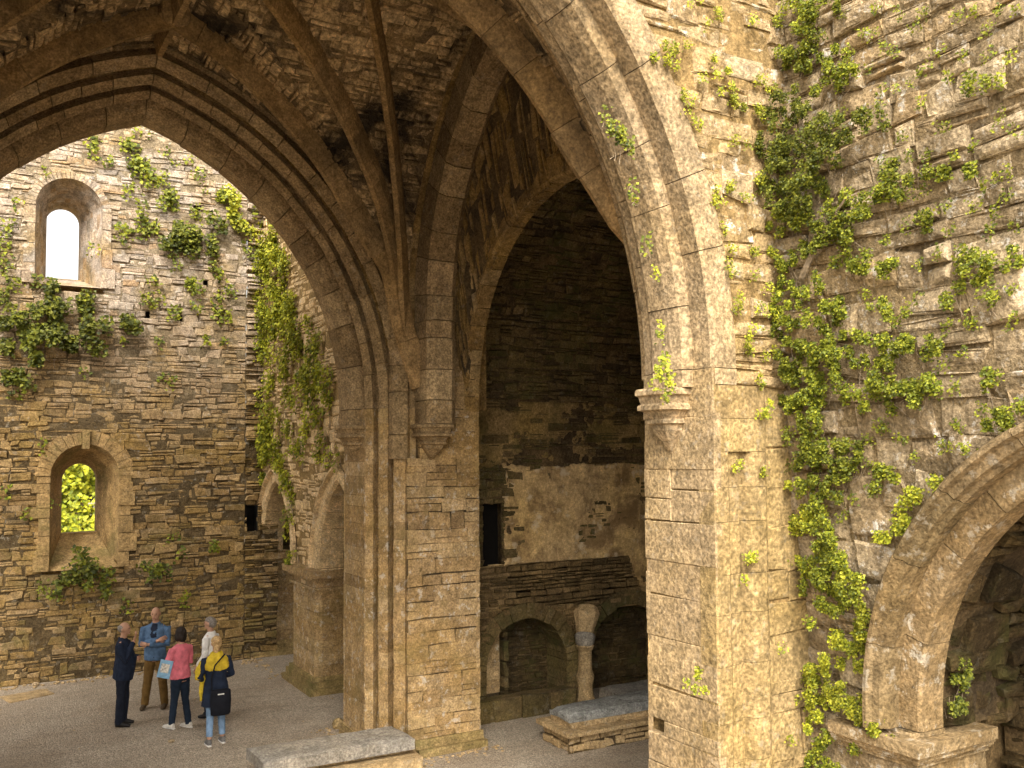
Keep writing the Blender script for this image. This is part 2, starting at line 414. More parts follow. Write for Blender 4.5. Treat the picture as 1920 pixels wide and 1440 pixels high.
IV_RW={'ivy_a':[(5.56,8.02,0.2,0.14),(5.36,7.82,0.22,0.1),(5.65,8.36,0.13,0.13),(5.46,8.24,0.16,0.13),(5.19,7.65,0.16,0.18),(5.56,7.97,0.23,0.12),(5.09,7.54,0.21,0.11),(5.23,8.21,0.19,0.08)],'ivy_b':[(5.72,7.51,0.18,0.12),(5.58,7.41,0.26,0.16),(5.44,7.16,0.33,0.21),(5.67,7.16,0.26,0.16),(5.5,6.9,0.34,0.18),(5.71,6.86,0.17,0.13),(5.22,6.82,0.24,0.14),(5.57,6.68,0.31,0.16),(5.0,7.07,0.25,0.1),(4.79,7.09,0.17,0.09),(4.69,7.12,0.11,0.06),(5.28,6.61,0.22,0.13),(5.63,6.56,0.23,0.1),(5.05,6.98,0.21,0.11)],'ivy_c':[(5.69,6.48,0.21,0.12),(5.57,6.43,0.17,0.09),(5.23,6.33,0.15,0.16),(5.1,6.46,0.18,0.13),(5.02,6.29,0.23,0.13),(4.81,6.52,0.26,0.12),(4.71,6.41,0.19,0.1),(4.61,6.62,0.25,0.1),(5.19,6.15,0.13,0.11),(4.93,6.05,0.17,0.11),(4.83,5.93,0.17,0.09),(5.58,6.18,0.16,0.13),(5.65,6.05,0.15,0.09)],'ivy_d':[(5.59,5.88,0.17,0.11),(5.25,5.82,0.16,0.13),(5.2,5.66,0.17,0.11),(5.66,5.72,0.23,0.1),(5.26,5.63,0.13,0.11),(5.6,5.51,0.26,0.14),(5.38,5.37,0.27,0.16),(5.55,5.25,0.28,0.16),(5.27,5.32,0.19,0.12),(5.51,5.09,0.28,0.14),(5.63,4.99,0.26,0.13),(5.28,5.03,0.19,0.12),(5.11,5.17,0.18,0.11)],'ivy_e':[(4.85,5.36,0.22,0.08),(4.61,5.31,0.18,0.08),(4.43,5.24,0.2,0.09),(4.29,5.24,0.17,0.07),(4.71,5.14,0.16,0.08),(4.53,5.02,0.2,0.1),(4.96,5.05,0.2,0.12),(4.82,4.92,0.19,0.09),(4.4,4.91,0.15,0.1),(4.59,4.86,0.2,0.06)],'ivy_f':[(5.64,4.85,0.2,0.14),(5.53,4.71,0.23,0.13),(5.43,4.57,0.25,0.13),(5.33,4.44,0.27,0.13),(5.17,4.48,0.18,0.13),(5.46,4.35,0.22,0.13),(5.38,4.24,0.22,0.11),(5.12,4.39,0.14,0.09),(5.53,4.19,0.17,0.1),(5.31,4.13,0.15,0.09),(5.44,3.97,0.17,0.11),(5.42,3.88,0.14,0.08)],'ivy_g':[(5.4,3.81,0.19,0.11),(5.31,3.69,0.21,0.12),(5.43,3.57,0.24,0.13),(5.27,3.49,0.21,0.13),(5.51,3.38,0.25,0.13),(5.35,3.31,0.24,0.12),(5.47,3.18,0.19,0.09),(5.21,3.61,0.13,0.1),(5.57,3.08,0.07,0.05)],'ivy_h':[(5.83,3.62,0.17,0.12),(5.9,3.54,0.12,0.08),(5.74,3.91,0.18,0.1),(5.89,3.87,0.13,0.08),(5.67,3.98,0.12,0.08),(5.89,4.2,0.11,0.06)],'ivy_i':[(5.15,3.18,0.11,0.11),(5.06,3.28,0.09,0.09),(5.28,2.97,0.15,0.12),(5.18,2.9,0.13,0.09),(5.06,3.09,0.08,0.09),(5.21,3.39,0.12,0.08),(5.07,3.41,0.1,0.06),(5.09,2.74,0.11,0.09),(5.34,2.87,0.09,0.06)],'ivy_j':[(5.53,2.7,0.14,0.09),(5.68,2.58,0.14,0.11),(5.57,2.49,0.22,0.13),(5.38,2.46,0.21,0.1),(5.67,2.33,0.17,0.11),(5.23,2.41,0.21,0.09),(5.07,2.38,0.17,0.09),(5.66,2.16,0.16,0.1),(5.01,2.25,0.09,0.06),(5.54,2.59,0.17,0.09),(5.33,2.37,0.21,0.05)],'ivy_k':[(5.64,1.98,0.13,0.08),(5.67,1.86,0.14,0.08),(5.41,2.11,0.14,0.06),(5.3,2.09,0.07,0.06),(5.7,1.78,0.14,0.06)],'ivy_l':[(4.78,3.86,0.09,0.09),(4.67,4.01,0.1,0.1),(4.56,4.12,0.11,0.08),(4.49,4.16,0.1,0.07),(4.37,4.22,0.08,0.06),(4.72,3.92,0.07,0.07),(4.3,4.26,0.06,0.04)],'ivy_m':[(4.61,2.53,0.11,0.09),(4.53,2.67,0.1,0.11),(4.64,2.45,0.1,0.06),(4.47,2.61,0.08,0.08),(4.54,2.77,0.07,0.06)],'ivy_n':[(4.83,4.31,0.15,0.09),(4.88,4.25,0.09,0.06),(4.64,4.3,0.08,0.05),(4.73,4.36,0.09,0.06)],'ivy_o':[(4.02,5.84,0.16,0.08),(3.86,5.78,0.17,0.08),(4.11,5.65,0.06,0.12),(3.94,5.72,0.09,0.08),(3.7,5.82,0.08,0.09),(3.85,5.53,0.06,0.07),(3.97,5.91,0.08,0.05)],'ivy_p':[(3.93,7.09,0.16,0.05),(3.81,7.03,0.1,0.05),(4.16,6.54,0.21,0.06),(4.08,6.48,0.14,0.05),(4.3,6.22,0.13,0.06),(4.63,6.0,0.12,0.08),(4.69,5.63,0.09,0.12),(4.6,5.54,0.07,0.06)],'ivy_q':[(3.88,4.7,0.11,0.08),(3.78,4.66,0.1,0.08),(3.97,4.48,0.09,0.05),(3.9,4.96,0.05,0.11),(3.82,4.99,0.07,0.05),(3.72,4.77,0.06,0.09)]}
IV_RWs=[(4.98,7.72,0.06,0.04),(4.77,7.82,0.06,0.04),(4.58,7.57,0.06,0.04),(4.39,7.73,0.05,0.04),(4.49,7.29,0.06,0.04),(4.22,7.45,0.05,0.04),(4.08,7.62,0.05,0.04),(3.84,7.45,0.05,0.04),(3.65,7.22,0.04,0.04),(3.75,6.8,0.05,0.04),(4.41,7.1,0.05,0.04),(4.68,7.31,0.06,0.04),(4.92,7.88,0.06,0.04),(4.29,7.79,0.05,0.04),(4.76,7.99,0.06,0.04),(3.91,7.63,0.05,0.04),(3.61,7.5,0.04,0.04),(4.51,6.88,0.06,0.04),(4.33,6.67,0.05,0.04),(4.19,6.83,0.05,0.04),(4.51,6.72,0.06,0.04),(4.7,6.77,0.06,0.04),(4.11,6.68,0.05,0.04),(3.95,6.67,0.05,0.04),(3.84,6.41,0.05,0.04),(3.68,6.41,0.04,0.04),(3.64,6.66,0.04,0.04),(4.43,6.29,0.05,0.04),(4.0,6.23,0.05,0.04),(3.81,6.14,0.05,0.04),(3.7,6.04,0.04,0.04),(4.53,6.22,0.06,0.04),(4.18,6.07,0.05,0.04),(4.45,5.88,0.05,0.04),(4.27,5.97,0.05,0.04),(3.89,6.01,0.05,0.04),(3.68,5.6,0.04,0.04),(4.2,5.37,0.05,0.04),(4.03,5.39,0.05,0.04),(3.95,5.42,0.05,0.04),(3.72,5.39,0.04,0.04),(4.13,5.21,0.05,0.04),(4.21,5.14,0.05,0.04),(4.14,4.98,0.05,0.04),(4.31,4.91,0.05,0.04),(4.16,4.67,0.05,0.04),(3.99,4.78,0.05,0.04),(4.85,4.65,0.06,0.04),(4.95,4.56,0.06,0.04),(4.79,4.69,0.06,0.04),(4.66,4.56,0.06,0.04),(4.26,4.54,0.05,0.04),(4.17,4.52,0.05,0.04),(4.53,4.44,0.05,0.04),(4.98,4.82,0.06,0.04),(5.05,5.47,0.06,0.04),(4.84,5.65,0.06,0.04),(4.46,5.64,0.05,0.04),(4.19,5.6,0.05,0.04),(3.79,5.54,0.05,0.04),(4.72,6.18,0.06,0.04),(4.93,5.75,0.06,0.04),(4.52,6.43,0.06,0.04),(5.29,8.03,0.07,0.05),(4.88,7.55,0.06,0.04),(5.04,7.3,0.06,0.04),(5.12,8.12,0.06,0.04),(4.18,7.22,0.05,0.04),(4.31,7.35,0.05,0.04),(4.01,7.32,0.05,0.04),(3.81,7.24,0.05,0.04),(3.76,7.58,0.05,0.04),(4.52,7.89,0.06,0.04),(4.67,7.61,0.06,0.04),(4.38,6.48,0.05,0.04),(3.92,6.34,0.05,0.04),(3.73,6.24,0.05,0.04),(4.25,6.32,0.05,0.04),(5.81,4.34,0.07,0.05),(5.68,4.12,0.07,0.05),(5.95,3.92,0.07,0.05),(5.1,4.14,0.06,0.04),(5.22,3.96,0.06,0.04),(4.92,4.4,0.06,0.04),(5.94,3.73,0.07,0.05),(4.91,5.2,0.06,0.04)]
IV_FW=[(4.88,7.74,0.16,0.09),(5.0,7.81,0.1,0.06),(5.14,7.86,0.07,0.05),(4.94,7.66,0.11,0.06),(5.46,7.75,0.12,0.1),(5.34,7.65,0.11,0.06),(5.82,8.27,0.08,0.04),(5.32,8.06,0.06,0.04),(5.13,7.41,0.08,0.05),(5.05,7.46,0.08,0.05),(5.19,7.24,0.08,0.05),(5.07,7.33,0.06,0.04),(5.67,7.48,0.18,0.08),(5.8,7.44,0.14,0.07),(5.55,7.53,0.11,0.06),(5.92,7.44,0.14,0.05),(5.61,7.61,0.11,0.06),(5.87,7.76,0.09,0.06),(6.06,7.72,0.09,0.05),(5.63,7.13,0.07,0.06),(5.79,7.13,0.06,0.04),(6.04,7.05,0.09,0.06),(5.44,6.75,0.13,0.06),(5.35,6.65,0.1,0.06),(5.47,6.58,0.07,0.05),(5.74,6.7,0.08,0.05),(5.84,6.86,0.1,0.05),(5.49,6.37,0.07,0.05),(5.52,6.2,0.05,0.09),(5.54,6.06,0.05,0.11),(5.63,5.8,0.06,0.06),(5.62,5.66,0.05,0.11),(5.68,5.44,0.07,0.11),(5.81,5.58,0.05,0.06),(5.86,6.23,0.1,0.07),(6.01,6.18,0.12,0.08),(5.94,5.91,0.06,0.07),(5.87,5.72,0.09,0.06),(5.82,6.0,0.06,0.04),(6.06,5.69,0.09,0.07),(5.86,5.12,0.1,0.06),(6.02,5.34,0.13,0.06),(5.85,4.9,0.11,0.08),(5.91,4.83,0.08,0.04),(5.74,5.37,0.09,0.05),(6.31,8.48,0.14,0.07),(6.03,6.58,0.09,0.05),(5.45,8.25,0.11,0.06),(5.21,8.24,0.08,0.04),(5.91,6.89,0.08,0.04),(5.62,4.35,0.07,0.06),(5.91,4.34,0.11,0.05),(5.65,3.63,0.1,0.09),(5.63,3.44,0.06,0.04),(5.1,2.72,0.08,0.08),(5.06,2.66,0.09,0.05),(5.18,2.62,0.08,0.03),(6.13,2.04,0.06,0.03),(6.01,2.85,0.05,0.03)]
IV_FA={'far_a':[(0.88,7.23,0.38,0.38),(1.26,7.26,0.39,0.43),(1.65,7.17,0.45,0.42),(0.89,6.7,0.38,0.32),(1.36,6.72,0.44,0.3),(1.95,7.08,0.4,0.35),(2.25,6.88,0.29,0.22),(0.8,6.26,0.28,0.27),(0.99,5.95,0.24,0.15),(1.84,7.41,0.45,0.2),(2.4,7.28,0.29,0.16),(2.71,7.3,0.31,0.11),(2.97,7.31,0.3,0.11),(3.23,7.25,0.21,0.16),(1.45,7.49,0.29,0.15),(0.68,7.64,0.11,0.27)],'far_b':[(1.44,7.81,0.29,0.2),(1.74,7.67,0.35,0.15),(2.19,7.67,0.29,0.16),(1.29,7.97,0.14,0.11)],'far_c':[(3.7,9.1,0.28,0.23),(4.03,9.31,0.34,0.29),(4.37,9.35,0.32,0.3),(4.6,9.2,0.29,0.21),(4.14,8.97,0.45,0.12),(3.86,9.41,0.22,0.23),(4.71,9.57,0.21,0.26)],'far_d':[(5.05,10.1,0.33,0.24),(5.23,9.94,0.24,0.3),(4.93,10.26,0.24,0.12),(5.41,9.59,0.22,0.27),(5.17,9.57,0.21,0.17)],'far_e':[(3.03,10.81,0.24,0.16),(3.11,10.71,0.19,0.16),(2.92,11.12,0.15,0.09),(3.02,10.99,0.19,0.12),(3.41,10.46,0.31,0.1),(3.3,10.51,0.13,0.09)],'far_f':[(2.29,11.02,0.23,0.09),(2.34,10.82,0.1,0.07),(2.48,10.75,0.07,0.1)],'far_g':[(2.17,2.44,0.22,0.11),(2.42,2.21,0.22,0.15),(1.83,2.03,0.28,0.17),(2.63,1.97,0.18,0.15),(2.07,2.18,0.22,0.11),(1.54,1.84,0.21,0.08),(2.68,1.75,0.1,0.11),(2.33,2.0,0.22,0.09),(2.22,2.27,0.25,0.13)],'far_h':[(3.51,2.08,0.21,0.13),(3.4,2.25,0.11,0.09),(3.62,2.01,0.16,0.09)],'far_i':[(3.1,9.32,0.21,0.11),(3.26,9.46,0.24,0.14),(2.94,9.36,0.19,0.09),(3.42,9.36,0.11,0.14),(2.84,9.12,0.11,0.09)],'far_j':[(3.8,10.01,0.22,0.16),(3.91,10.12,0.16,0.14),(3.69,9.92,0.15,0.09)]}
IV_FAs=[(3.02,11.45,0.15,0.06),(3.23,11.49,0.09,0.05),(3.02,11.3,0.07,0.05),(3.67,11.09,0.11,0.05),(3.84,10.88,0.09,0.06),(4.12,10.98,0.09,0.08),(4.37,10.72,0.1,0.14),(4.61,10.43,0.09,0.06),(4.71,9.69,0.09,0.1),(2.82,10.15,0.08,0.07),(3.03,10.24,0.11,0.08),(3.2,9.91,0.09,0.12),(2.98,10.06,0.09,0.05),(3.57,10.43,0.09,0.06),(4.72,8.56,0.23,0.17),(3.92,8.6,0.13,0.08),(4.04,8.26,0.25,0.16),(4.49,8.12,0.17,0.14),(4.84,7.61,0.19,0.17),(3.55,7.87,0.11,0.07),(3.23,7.79,0.27,0.1),(3.83,7.6,0.15,0.16),(4.38,7.82,0.11,0.12),(4.84,7.97,0.14,0.12),(4.96,7.5,0.12,0.07),(3.49,8.27,0.1,0.16),(3.73,6.04,0.15,0.1),(2.87,6.97,0.07,0.08),(3.61,6.95,0.11,0.09),(2.16,6.32,0.06,0.09),(4.56,7.0,0.09,0.12),(4.85,7.02,0.16,0.07),(5.01,8.22,0.16,0.14),(4.25,9.81,0.11,0.11),(4.36,9.89,0.09,0.12),(3.88,2.73,0.1,0.09),(4.8,2.39,0.14,0.21),(4.17,1.46,0.15,0.11),(3.05,1.45,0.08,0.13),(2.32,8.84,0.08,0.13),(0.56,9.03,0.07,0.15),(0.66,8.61,0.13,0.15),(0.67,8.29,0.15,0.13),(0.83,9.55,0.09,0.09),(0.75,9.16,0.08,0.15),(0.87,7.87,0.08,0.09),(0.72,7.97,0.09,0.15),(1.14,3.4,0.08,0.08),(0.8,3.83,0.09,0.08),(1.4,4.73,0.08,0.11),(1.61,3.6,0.05,0.05),(1.35,10.28,0.06,0.09),(5.65,10.05,0.12,0.1),(5.42,9.11,0.14,0.12),(4.1,2.38,0.09,0.07)]
IV_IW=[(21.03,8.79,0.68,0.56),(20.19,9.0,0.71,0.48),(20.83,9.36,0.59,0.31),(19.58,8.3,0.75,0.58),(20.58,7.99,0.82,0.54),(21.24,8.46,0.44,0.5),(19.19,7.78,0.65,0.51),(19.96,7.31,0.7,0.47),(20.77,7.05,0.58,0.48),(18.64,7.48,0.42,0.44),(18.11,6.98,0.46,0.43),(18.81,6.84,0.42,0.39),(17.45,6.7,0.38,0.31),(17.14,6.25,0.36,0.36),(17.93,6.22,0.39,0.32),(19.16,6.21,0.44,0.28),(20.33,6.18,0.56,0.26),(20.96,5.74,0.34,0.14),(18.97,5.75,0.29,0.16),(18.43,5.61,0.27,0.15),(17.44,5.66,0.37,0.31),(16.68,5.81,0.23,0.35),(16.53,5.31,0.23,0.3),(17.12,5.13,0.3,0.2),(17.92,5.05,0.33,0.19),(20.31,5.12,0.71,0.33),(20.72,4.66,0.66,0.33),(19.9,4.65,0.69,0.32),(18.96,4.92,0.36,0.24),(18.42,4.74,0.34,0.19),(19.31,4.31,0.44,0.28),(18.94,3.98,0.43,0.31),(18.75,3.66,0.32,0.27),(18.78,3.33,0.21,0.2),(18.71,3.07,0.21,0.19),(20.92,4.18,0.5,0.24),(20.5,4.42,0.57,0.16),(17.12,4.63,0.24,0.22),(16.76,4.87,0.23,0.2),(16.67,4.52,0.17,0.14),(16.39,6.09,0.17,0.22),(16.01,4.41,0.14,0.17),(17.6,5.36,0.25,0.15),(19.52,5.33,0.38,0.16),(18.73,2.33,0.42,0.15),(18.38,2.45,0.27,0.08),(19.94,6.67,0.39,0.23),(18.07,4.37,0.26,0.11),(21.7,8.66,0.36,0.38),(16.84,6.63,0.18,0.25),(17.62,7.24,0.22,0.23)]
IV_AR=[(4.49,7.2,0.05,0.05),(4.55,7.15,0.06,0.05),(4.58,7.01,0.13,0.11),(4.66,6.98,0.08,0.09),(4.62,7.09,0.09,0.05),(4.74,6.71,0.04,0.05),(4.77,6.61,0.04,0.07),(4.91,6.21,0.07,0.08),(4.98,5.96,0.05,0.04),(5.06,5.47,0.05,0.09),(5.07,5.34,0.05,0.11),(5.1,5.12,0.15,0.08),(5.12,5.19,0.09,0.06),(4.97,5.05,0.07,0.03),(5.09,4.96,0.08,0.05)]
# ------------------------------------------------------------------ ground
g = MB()
n = 40
for i in range(n):
    for j in range(n):
        x0 = -60 + 140 * i / n; x1 = -60 + 140 * (i + 1) / n; y0 = -40 + 140 * j / n; y1 = -40 + 140 * (j + 1) / n
        g.quad((x0, y0, 0), (x1, y0, 0), (x1, y1, 0), (x0, y1, 0))
tag(g.build('ground', M['gravel']), kind='structure')
# ------------------------------------------------------------------ far wall with two windows
FY = 21.0
far = thing('rubble_wall', 'tall rubble stone wall with two round-headed windows one above the other, behind the group of people', 'wall', (2.5, FY, 0))
W1 = dict(c=1.81, half=.64, zs=9.6, z0=8.0, oc=1.79, ohalf=.33, ozs=9.56, oz0=8.3)
W2 = dict(c=2.19, half=.66, zs=4.10, z0=2.2, oc=2.19, ohalf=.345, ozs=4.0, oz0=2.87)
def arch_hole(c, half, zs, z0, extra=0.):
    def h(v, va, vb):
        if vb < z0 + .02 or v > zs + half + extra: return []
        x = half + extra
        if v > zs:
            q = x * x - (v - zs) ** 2
            if q <= 0: return []
            x = math.sqrt(q)
        return [(c - x, c + x)]
    return h
h1 = arch_hole(W1['c'], W1['half'], W1['zs'], W1['z0'], .06)
h2 = arch_hole(W2['c'], W2['half'], W2['zs'], W2['z0'], .08)
SLOT = (5.5, 5.74, 2.8, 3.42)
putlogs = [(4.35, 9.95, .16, .17), (4.55, 8.35, .10, .14), (3.35, 7.55, .11, .12), (4.02, 7.5, .10, .16)]
def far_holes(v, va, vb):
    r = h1(v, va, vb) + h2(v, va, vb)
    if SLOT[2] < v < SLOT[3]: r.append(SLOT[:2])
    for u, z, w, hh in putlogs:
        if z - hh / 2 < v < z + hh / 2: r.append((u - w / 2, u + w / 2))
    return r
ffar = lambda u, v, w: (u, FY - w + .05 * nz(u, v, 0, .35), v)
mb = MB()
panel(mb, ffar, -3.5, 5.45, 0, 12.6, rows=(.07, .21), lens=(.10, .52), gap=.014, bev=.012, prot=(-.016, .022), rough=.55, holes=far_holes, split=.35, wob=.10, mortar=-.010, res=.12, mamp=.018)
# ragged angle by the corner
panel(mb, lambda u, v, w: (u, FY - w * 1.3 - .02 + .12 * nz(u * 2, v * 2, 5, 1.), v), 5.45, 6.2, 0, 12.6, rows=(.06, .14), lens=(.12, .45), gap=.02, bev=.012, prot=(-.06, .07), rough=.55, holes=far_holes, split=.3, mortar=-.03, res=.12, mamp=.02)
mb.build('masonry', [M['far'], M['far_mortar']], far)
mb = MB()
for u, z, w, hh in putlogs: mb.box(u - w, u + w, FY + .22, FY + .26, z - hh, z + hh)
mb.box(5.4, 5.85, FY + .3, FY + .34, 2.7, 3.5)
for x0, x1 in ((5.44, 5.5), (5.74, 5.8)): mb.box(x0, x1, FY + .02, FY + .3, 2.8, 3.42)
mb.build('putlog_shade', M['black'], far)  # black sheets painted as the shade in the holes and slot
def outline(c, half, zs, z0, n=14):
    P = [(c + half, z0)]
    for i in range(1, 5): P.append((c + half, z0 + (zs - z0) * i / 5))
    for i in range(n + 1):
        a = PI * i / n
        P.append((c + half * math.cos(a), zs + half * math.sin(a)))
    for i in range(4, 0, -1): P.append((c - half, z0 + (zs - z0) * i / 5))
    P.append((c - half, z0))
    return P
def window(W, wm, keystone, ring_w, ringmat):
    win = MB()
    A = outline(W['c'], W['half'], W['zs'], W['z0']); B = outline(W['oc'], W['ohalf'], W['ozs'], W['oz0'])
    D = 1.0; n = 7
    for i in range(len(A) - 1):
        for k in range(n):
            def P(ii, kk):
                q = kk / n
                x = A[ii][0] * (1 - q) + B[ii][0] * q; z = A[ii][1] * (1 - q) + B[ii][1] * q
                s = .035 * nz(x * 4, z * 4, kk * 1.3 + W['c'], 1.) if 0 < kk < n else 0
                return (x + s, FY - .01 + D * q, z + s)
            win.quad(P(i, k), P(i + 1, k), P(i + 1, k + 1), P(i, k + 1))
    # sloping sill
    for k in range(n):
        q0 = k / n; q1 = (k + 1) / n
        L = lambda q: ((A[-1][0] * (1 - q) + B[-1][0] * q), (A[0][0] * (1 - q) + B[0][0] * q), A[0][1] * (1 - q) + B[0][1] * q, FY - .01 + D * q)
        a = L(q0); b = L(q1)
        win.quad((a[0], a[3], a[2]), (a[1], a[3], a[2]), (b[1], b[3], b[2]), (b[0], b[3], b[2]))
    # outer thickness
    for i in range(len(B) - 1):
        win.quad((B[i][0], FY + D - .01, B[i][1]), (B[i + 1][0], FY + D - .01, B[i + 1][1]), (B[i + 1][0], FY + D + .35, B[i + 1][1]), (B[i][0], FY + D + .35, B[i][1]))
    w = win.build('window', wm, far)
    # dressed ring
    r = MB()
    i0 = math.radians(4)
    steps = 15 if ring_w > .15 else 26
    for i in range(steps):
        a0 = PI * i / steps; a1 = PI * (i + 1) / steps - .012
        Rr = W['half'] + ring_w * random.uniform(.85, 1.12)
        seg = []
        for rr in (W['half'] - .015, Rr):
            for a in (a0, (a0 + a1) / 2, a1):
                for y in (FY - .035 - random.uniform(0, .01), FY + .2):
                    seg.append((W['c'] + rr * math.cos(a), y, W['zs'] + rr * math.sin(a)))
        # order: rr(2) x a(3) x y(2)
        I = lambda r_, a_, y_: r_ * 6 + a_ * 2 + y_
        fs = []
        for a_ in (0, 1):
            fs += [(I(0, a_, 0), I(1, a_, 0), I(1, a_ + 1, 0), I(0, a_ + 1, 0)), (I(0, a_, 0), I(0, a_ + 1, 0), I(0, a_ + 1, 1), I(0, a_, 1)), (I(1, a_, 0), I(1, a_, 1), I(1, a_ + 1, 1), I(1, a_ + 1, 0))]
        fs += [(I(0, 0, 0), I(0, 0, 1), I(1, 0, 1), I(1, 0, 0)), (I(0, 2, 0), I(1, 2, 0), I(1, 2, 1), I(0, 2, 1))]
        r.add(seg, fs)
    z = W['z0']
    while z < W['zs'] - .03:
        z2 = min(z + random.uniform(.18, .42), W['zs'])
        for sd in (1, -1):
            ww = random.uniform(.7, 1.5) * max(ring_w, .16)
            x0 = W['c'] + sd * (W['half'] - .015); x1 = W['c'] + sd * (W['half'] + ww)
            r.box(min(x0, x1), max(x0, x1), FY - .035 - random.uniform(0, .012), FY + .15, z + .006, z2 - .006, j=.006)
        z = z2
    r.build('window_surround', ringmat, w)
    s = MB()
    s.box(W['oc'] - W['ohalf'] - .06, W['oc'] + W['ohalf'] + .06, FY + D - .06, FY + D + .3, W['oz0'] - .12, W['oz0'] + .004, j=.01)
    s.build('sill', M['far_dress'], w)
    if keystone:
        k = MB(); k.box(W['c'] - .075, W['c'] + .065, FY - .11, FY + .3, W['zs'] + W['half'] - .1, W['zs'] + W['half'] + .28, j=.01)
        k.build('keystone', M['far_dress'], w)
    # masonry block round the outer opening so that no light leaks
    bk = MB()
    R2 = outline(W['c'], W['half'] + .4, W['zs'], W['z0'] - .4)
    for i in range(len(B) - 1):
        bk.quad((B[i][0], FY + D + .3, B[i][1]), (B[i + 1][0], FY + D + .3, B[i + 1][1]), (R2[i + 1][0], FY + D + .3, R2[i + 1][1]), (R2[i][0], FY + D + .3, R2[i][1]))
    bk.quad((B[-1][0], FY + D + .3, B[-1][1]), (B[0][0], FY + D + .3, B[0][1]), (R2[0][0], FY + D + .3, R2[0][1]), (R2[-1][0], FY + D + .3, R2[-1][1]))
    bk.build('outer_face', M['far_dress'], w)
window(W1, M['far'], False, .14, M['far'])
window(W2, M['far_dress'], True, .26, M['far_dress'])
# ------------------------------------------------------------------ ivy wall with two chapel arches
IX = 5.85
ivw = thing('arcade_wall', 'pale wall draped in hanging creeper, with two pointed chapel arches, between far wall and tall central pier', 'wall', (IX, 18, 0))
CA = [dict(c=19.97, half=1.19), dict(c=16.12, half=1.12)]
ARC = [Arch(1.19, 1.66, 2.3), Arch(1.12, 1.72, 2.34)]
def iv_holes(v, va, vb):
    r = []
    for c, A in zip(CA, ARC):
        if v < A.zs + A.rise:
            x = A.xat(v, -.1)
            if x > 0: r.append((c['c'] - x, c['c'] + x))
    return r
mb = MB()
panel(mb, lambda u, v, w: (IX - w - .03 * nz(u, v, 2, .5), u, v), 14.5, 21.25, 0, 10.6, rows=(.1, .2), lens=(.15, .5), gap=.02, bev=.02, prot=(-.02, .02), rough=.5, holes=iv_holes, split=.25, wob=.08, mortar=-.008, res=.12, mamp=.015)
mb.box(5.9, 8.6, 14.9, 21.6, 4.3, 10.6, 1)
mb.build('masonry', [M['ivywall'], M['mortar_pale']], ivw)
plc = lambda c: (lambda x, w, z: (w, c + x, z))
for c, A in zip(CA, ARC):
    mb = MB()
    order(mb, A, [(IX - .03, A.half + .2), (IX - .03, A.half), (IX + .03, A.half - .05), (IX + .5, A.half - .05), (IX + .5, A.half + .2)], plc(c['c']), blk=(.25, .45), z0=2.3, sides=(1, -1))
    o = mb.build('arch_ring', M['ivywall'], ivw)
    mb = MB()
    H = Arch(A.half + .26, A.rise + .26, A.zs)
    order(mb, H, [(IX - .09, H.half + .02), (IX - .11, H.half - .04), (IX - .02, H.half - .08), (IX - .02, H.half + .03)], plc(c['c']), blk=(.4, .7))
    mb.build('hood_mould', M['ivywall'], o)
# piers of the arcade: octagon-fronted with impost and base
def arc_pier(y0, y1):
    pm = MB()
    z = .3
    while z < 2.12:
        z2 = min(z + random.uniform(.22, .36), 2.12)
        if 2.12 - z2 < .12: z2 = 2.12
        j = random.uniform(-.006, .006)
        ch = .1
        fp = [(IX - .02 + j, y0 + ch), (IX - .02 + j, y1 - ch), (IX + ch, y1 + j), (IX + 2.4, y1 + j), (IX + 2.4, y0 + j), (IX + ch, y0 + j)]
        vs = [(x, y, zz) for zz in (z + .003, z2 - .003) for x, y in fp]
        m = len(fp)
        pm.add(vs, [tuple(range(m)), tuple(range(m, 2 * m))] + [(k, (k + 1) % m, m + (k + 1) % m, m + k) for k in range(m)])
        z = z2
    p = pm.build('arcade_pier', M['pier'], ivw)
    b = MB()
    for e, za, zb in ((.07, 2.1, 2.16), (.16, 2.16, 2.3), (.05, 2.3, 2.34), (.04, 1.93, 1.98)):
        b.box(IX - .02 - e, IX + 1.3, y0 - e, y1 + e, za, zb, j=.006)
    b.build('impost', M['pier'], p)
    b = MB()
    for e, za, zb in ((.16, 0, .12), (.1, .12, .24), (.05, .24, .31)):
        b.box(IX - .02 - e, IX + 1.3, y0 - e, y1 + e, za - .05 if za == 0 else za, zb, j=.012)
    b.build('plinth', M['moss_stone'], p)
arc_pier(17.24, 18.74)
arc_pier(21.14, 21.9)
arc_pier(14.5, 15.0)
# chapels behind: back wall, side walls, ceiling
mb = MB()
panel(mb, lambda u, v, w: (8.3 - w, u, v), 14.4, 22, 0, 4.4, rows=(.12, .26), lens=(.2, .6), gap=.025, prot=(-.03, .04), rough=.5)
panel(mb, lambda u, v, w: (u, 21.2 - w, v), 6.3, 8.3, 2.34, 4.4, rows=(.1, .2), lens=(.2, .5), gap=.02, rough=.4)
panel(mb, lambda u, v, w: (u, 18.74 + .02 - w, v), 6.9, 8.3, 2.34, 4.4, rows=(.1, .2), lens=(.2, .5), gap=.02, rough=.4)
mb.build('chapel_masonry', [M['chapel'], M['mortar']], ivw)  # dark rubble colour stands in for the shade inside the chapels
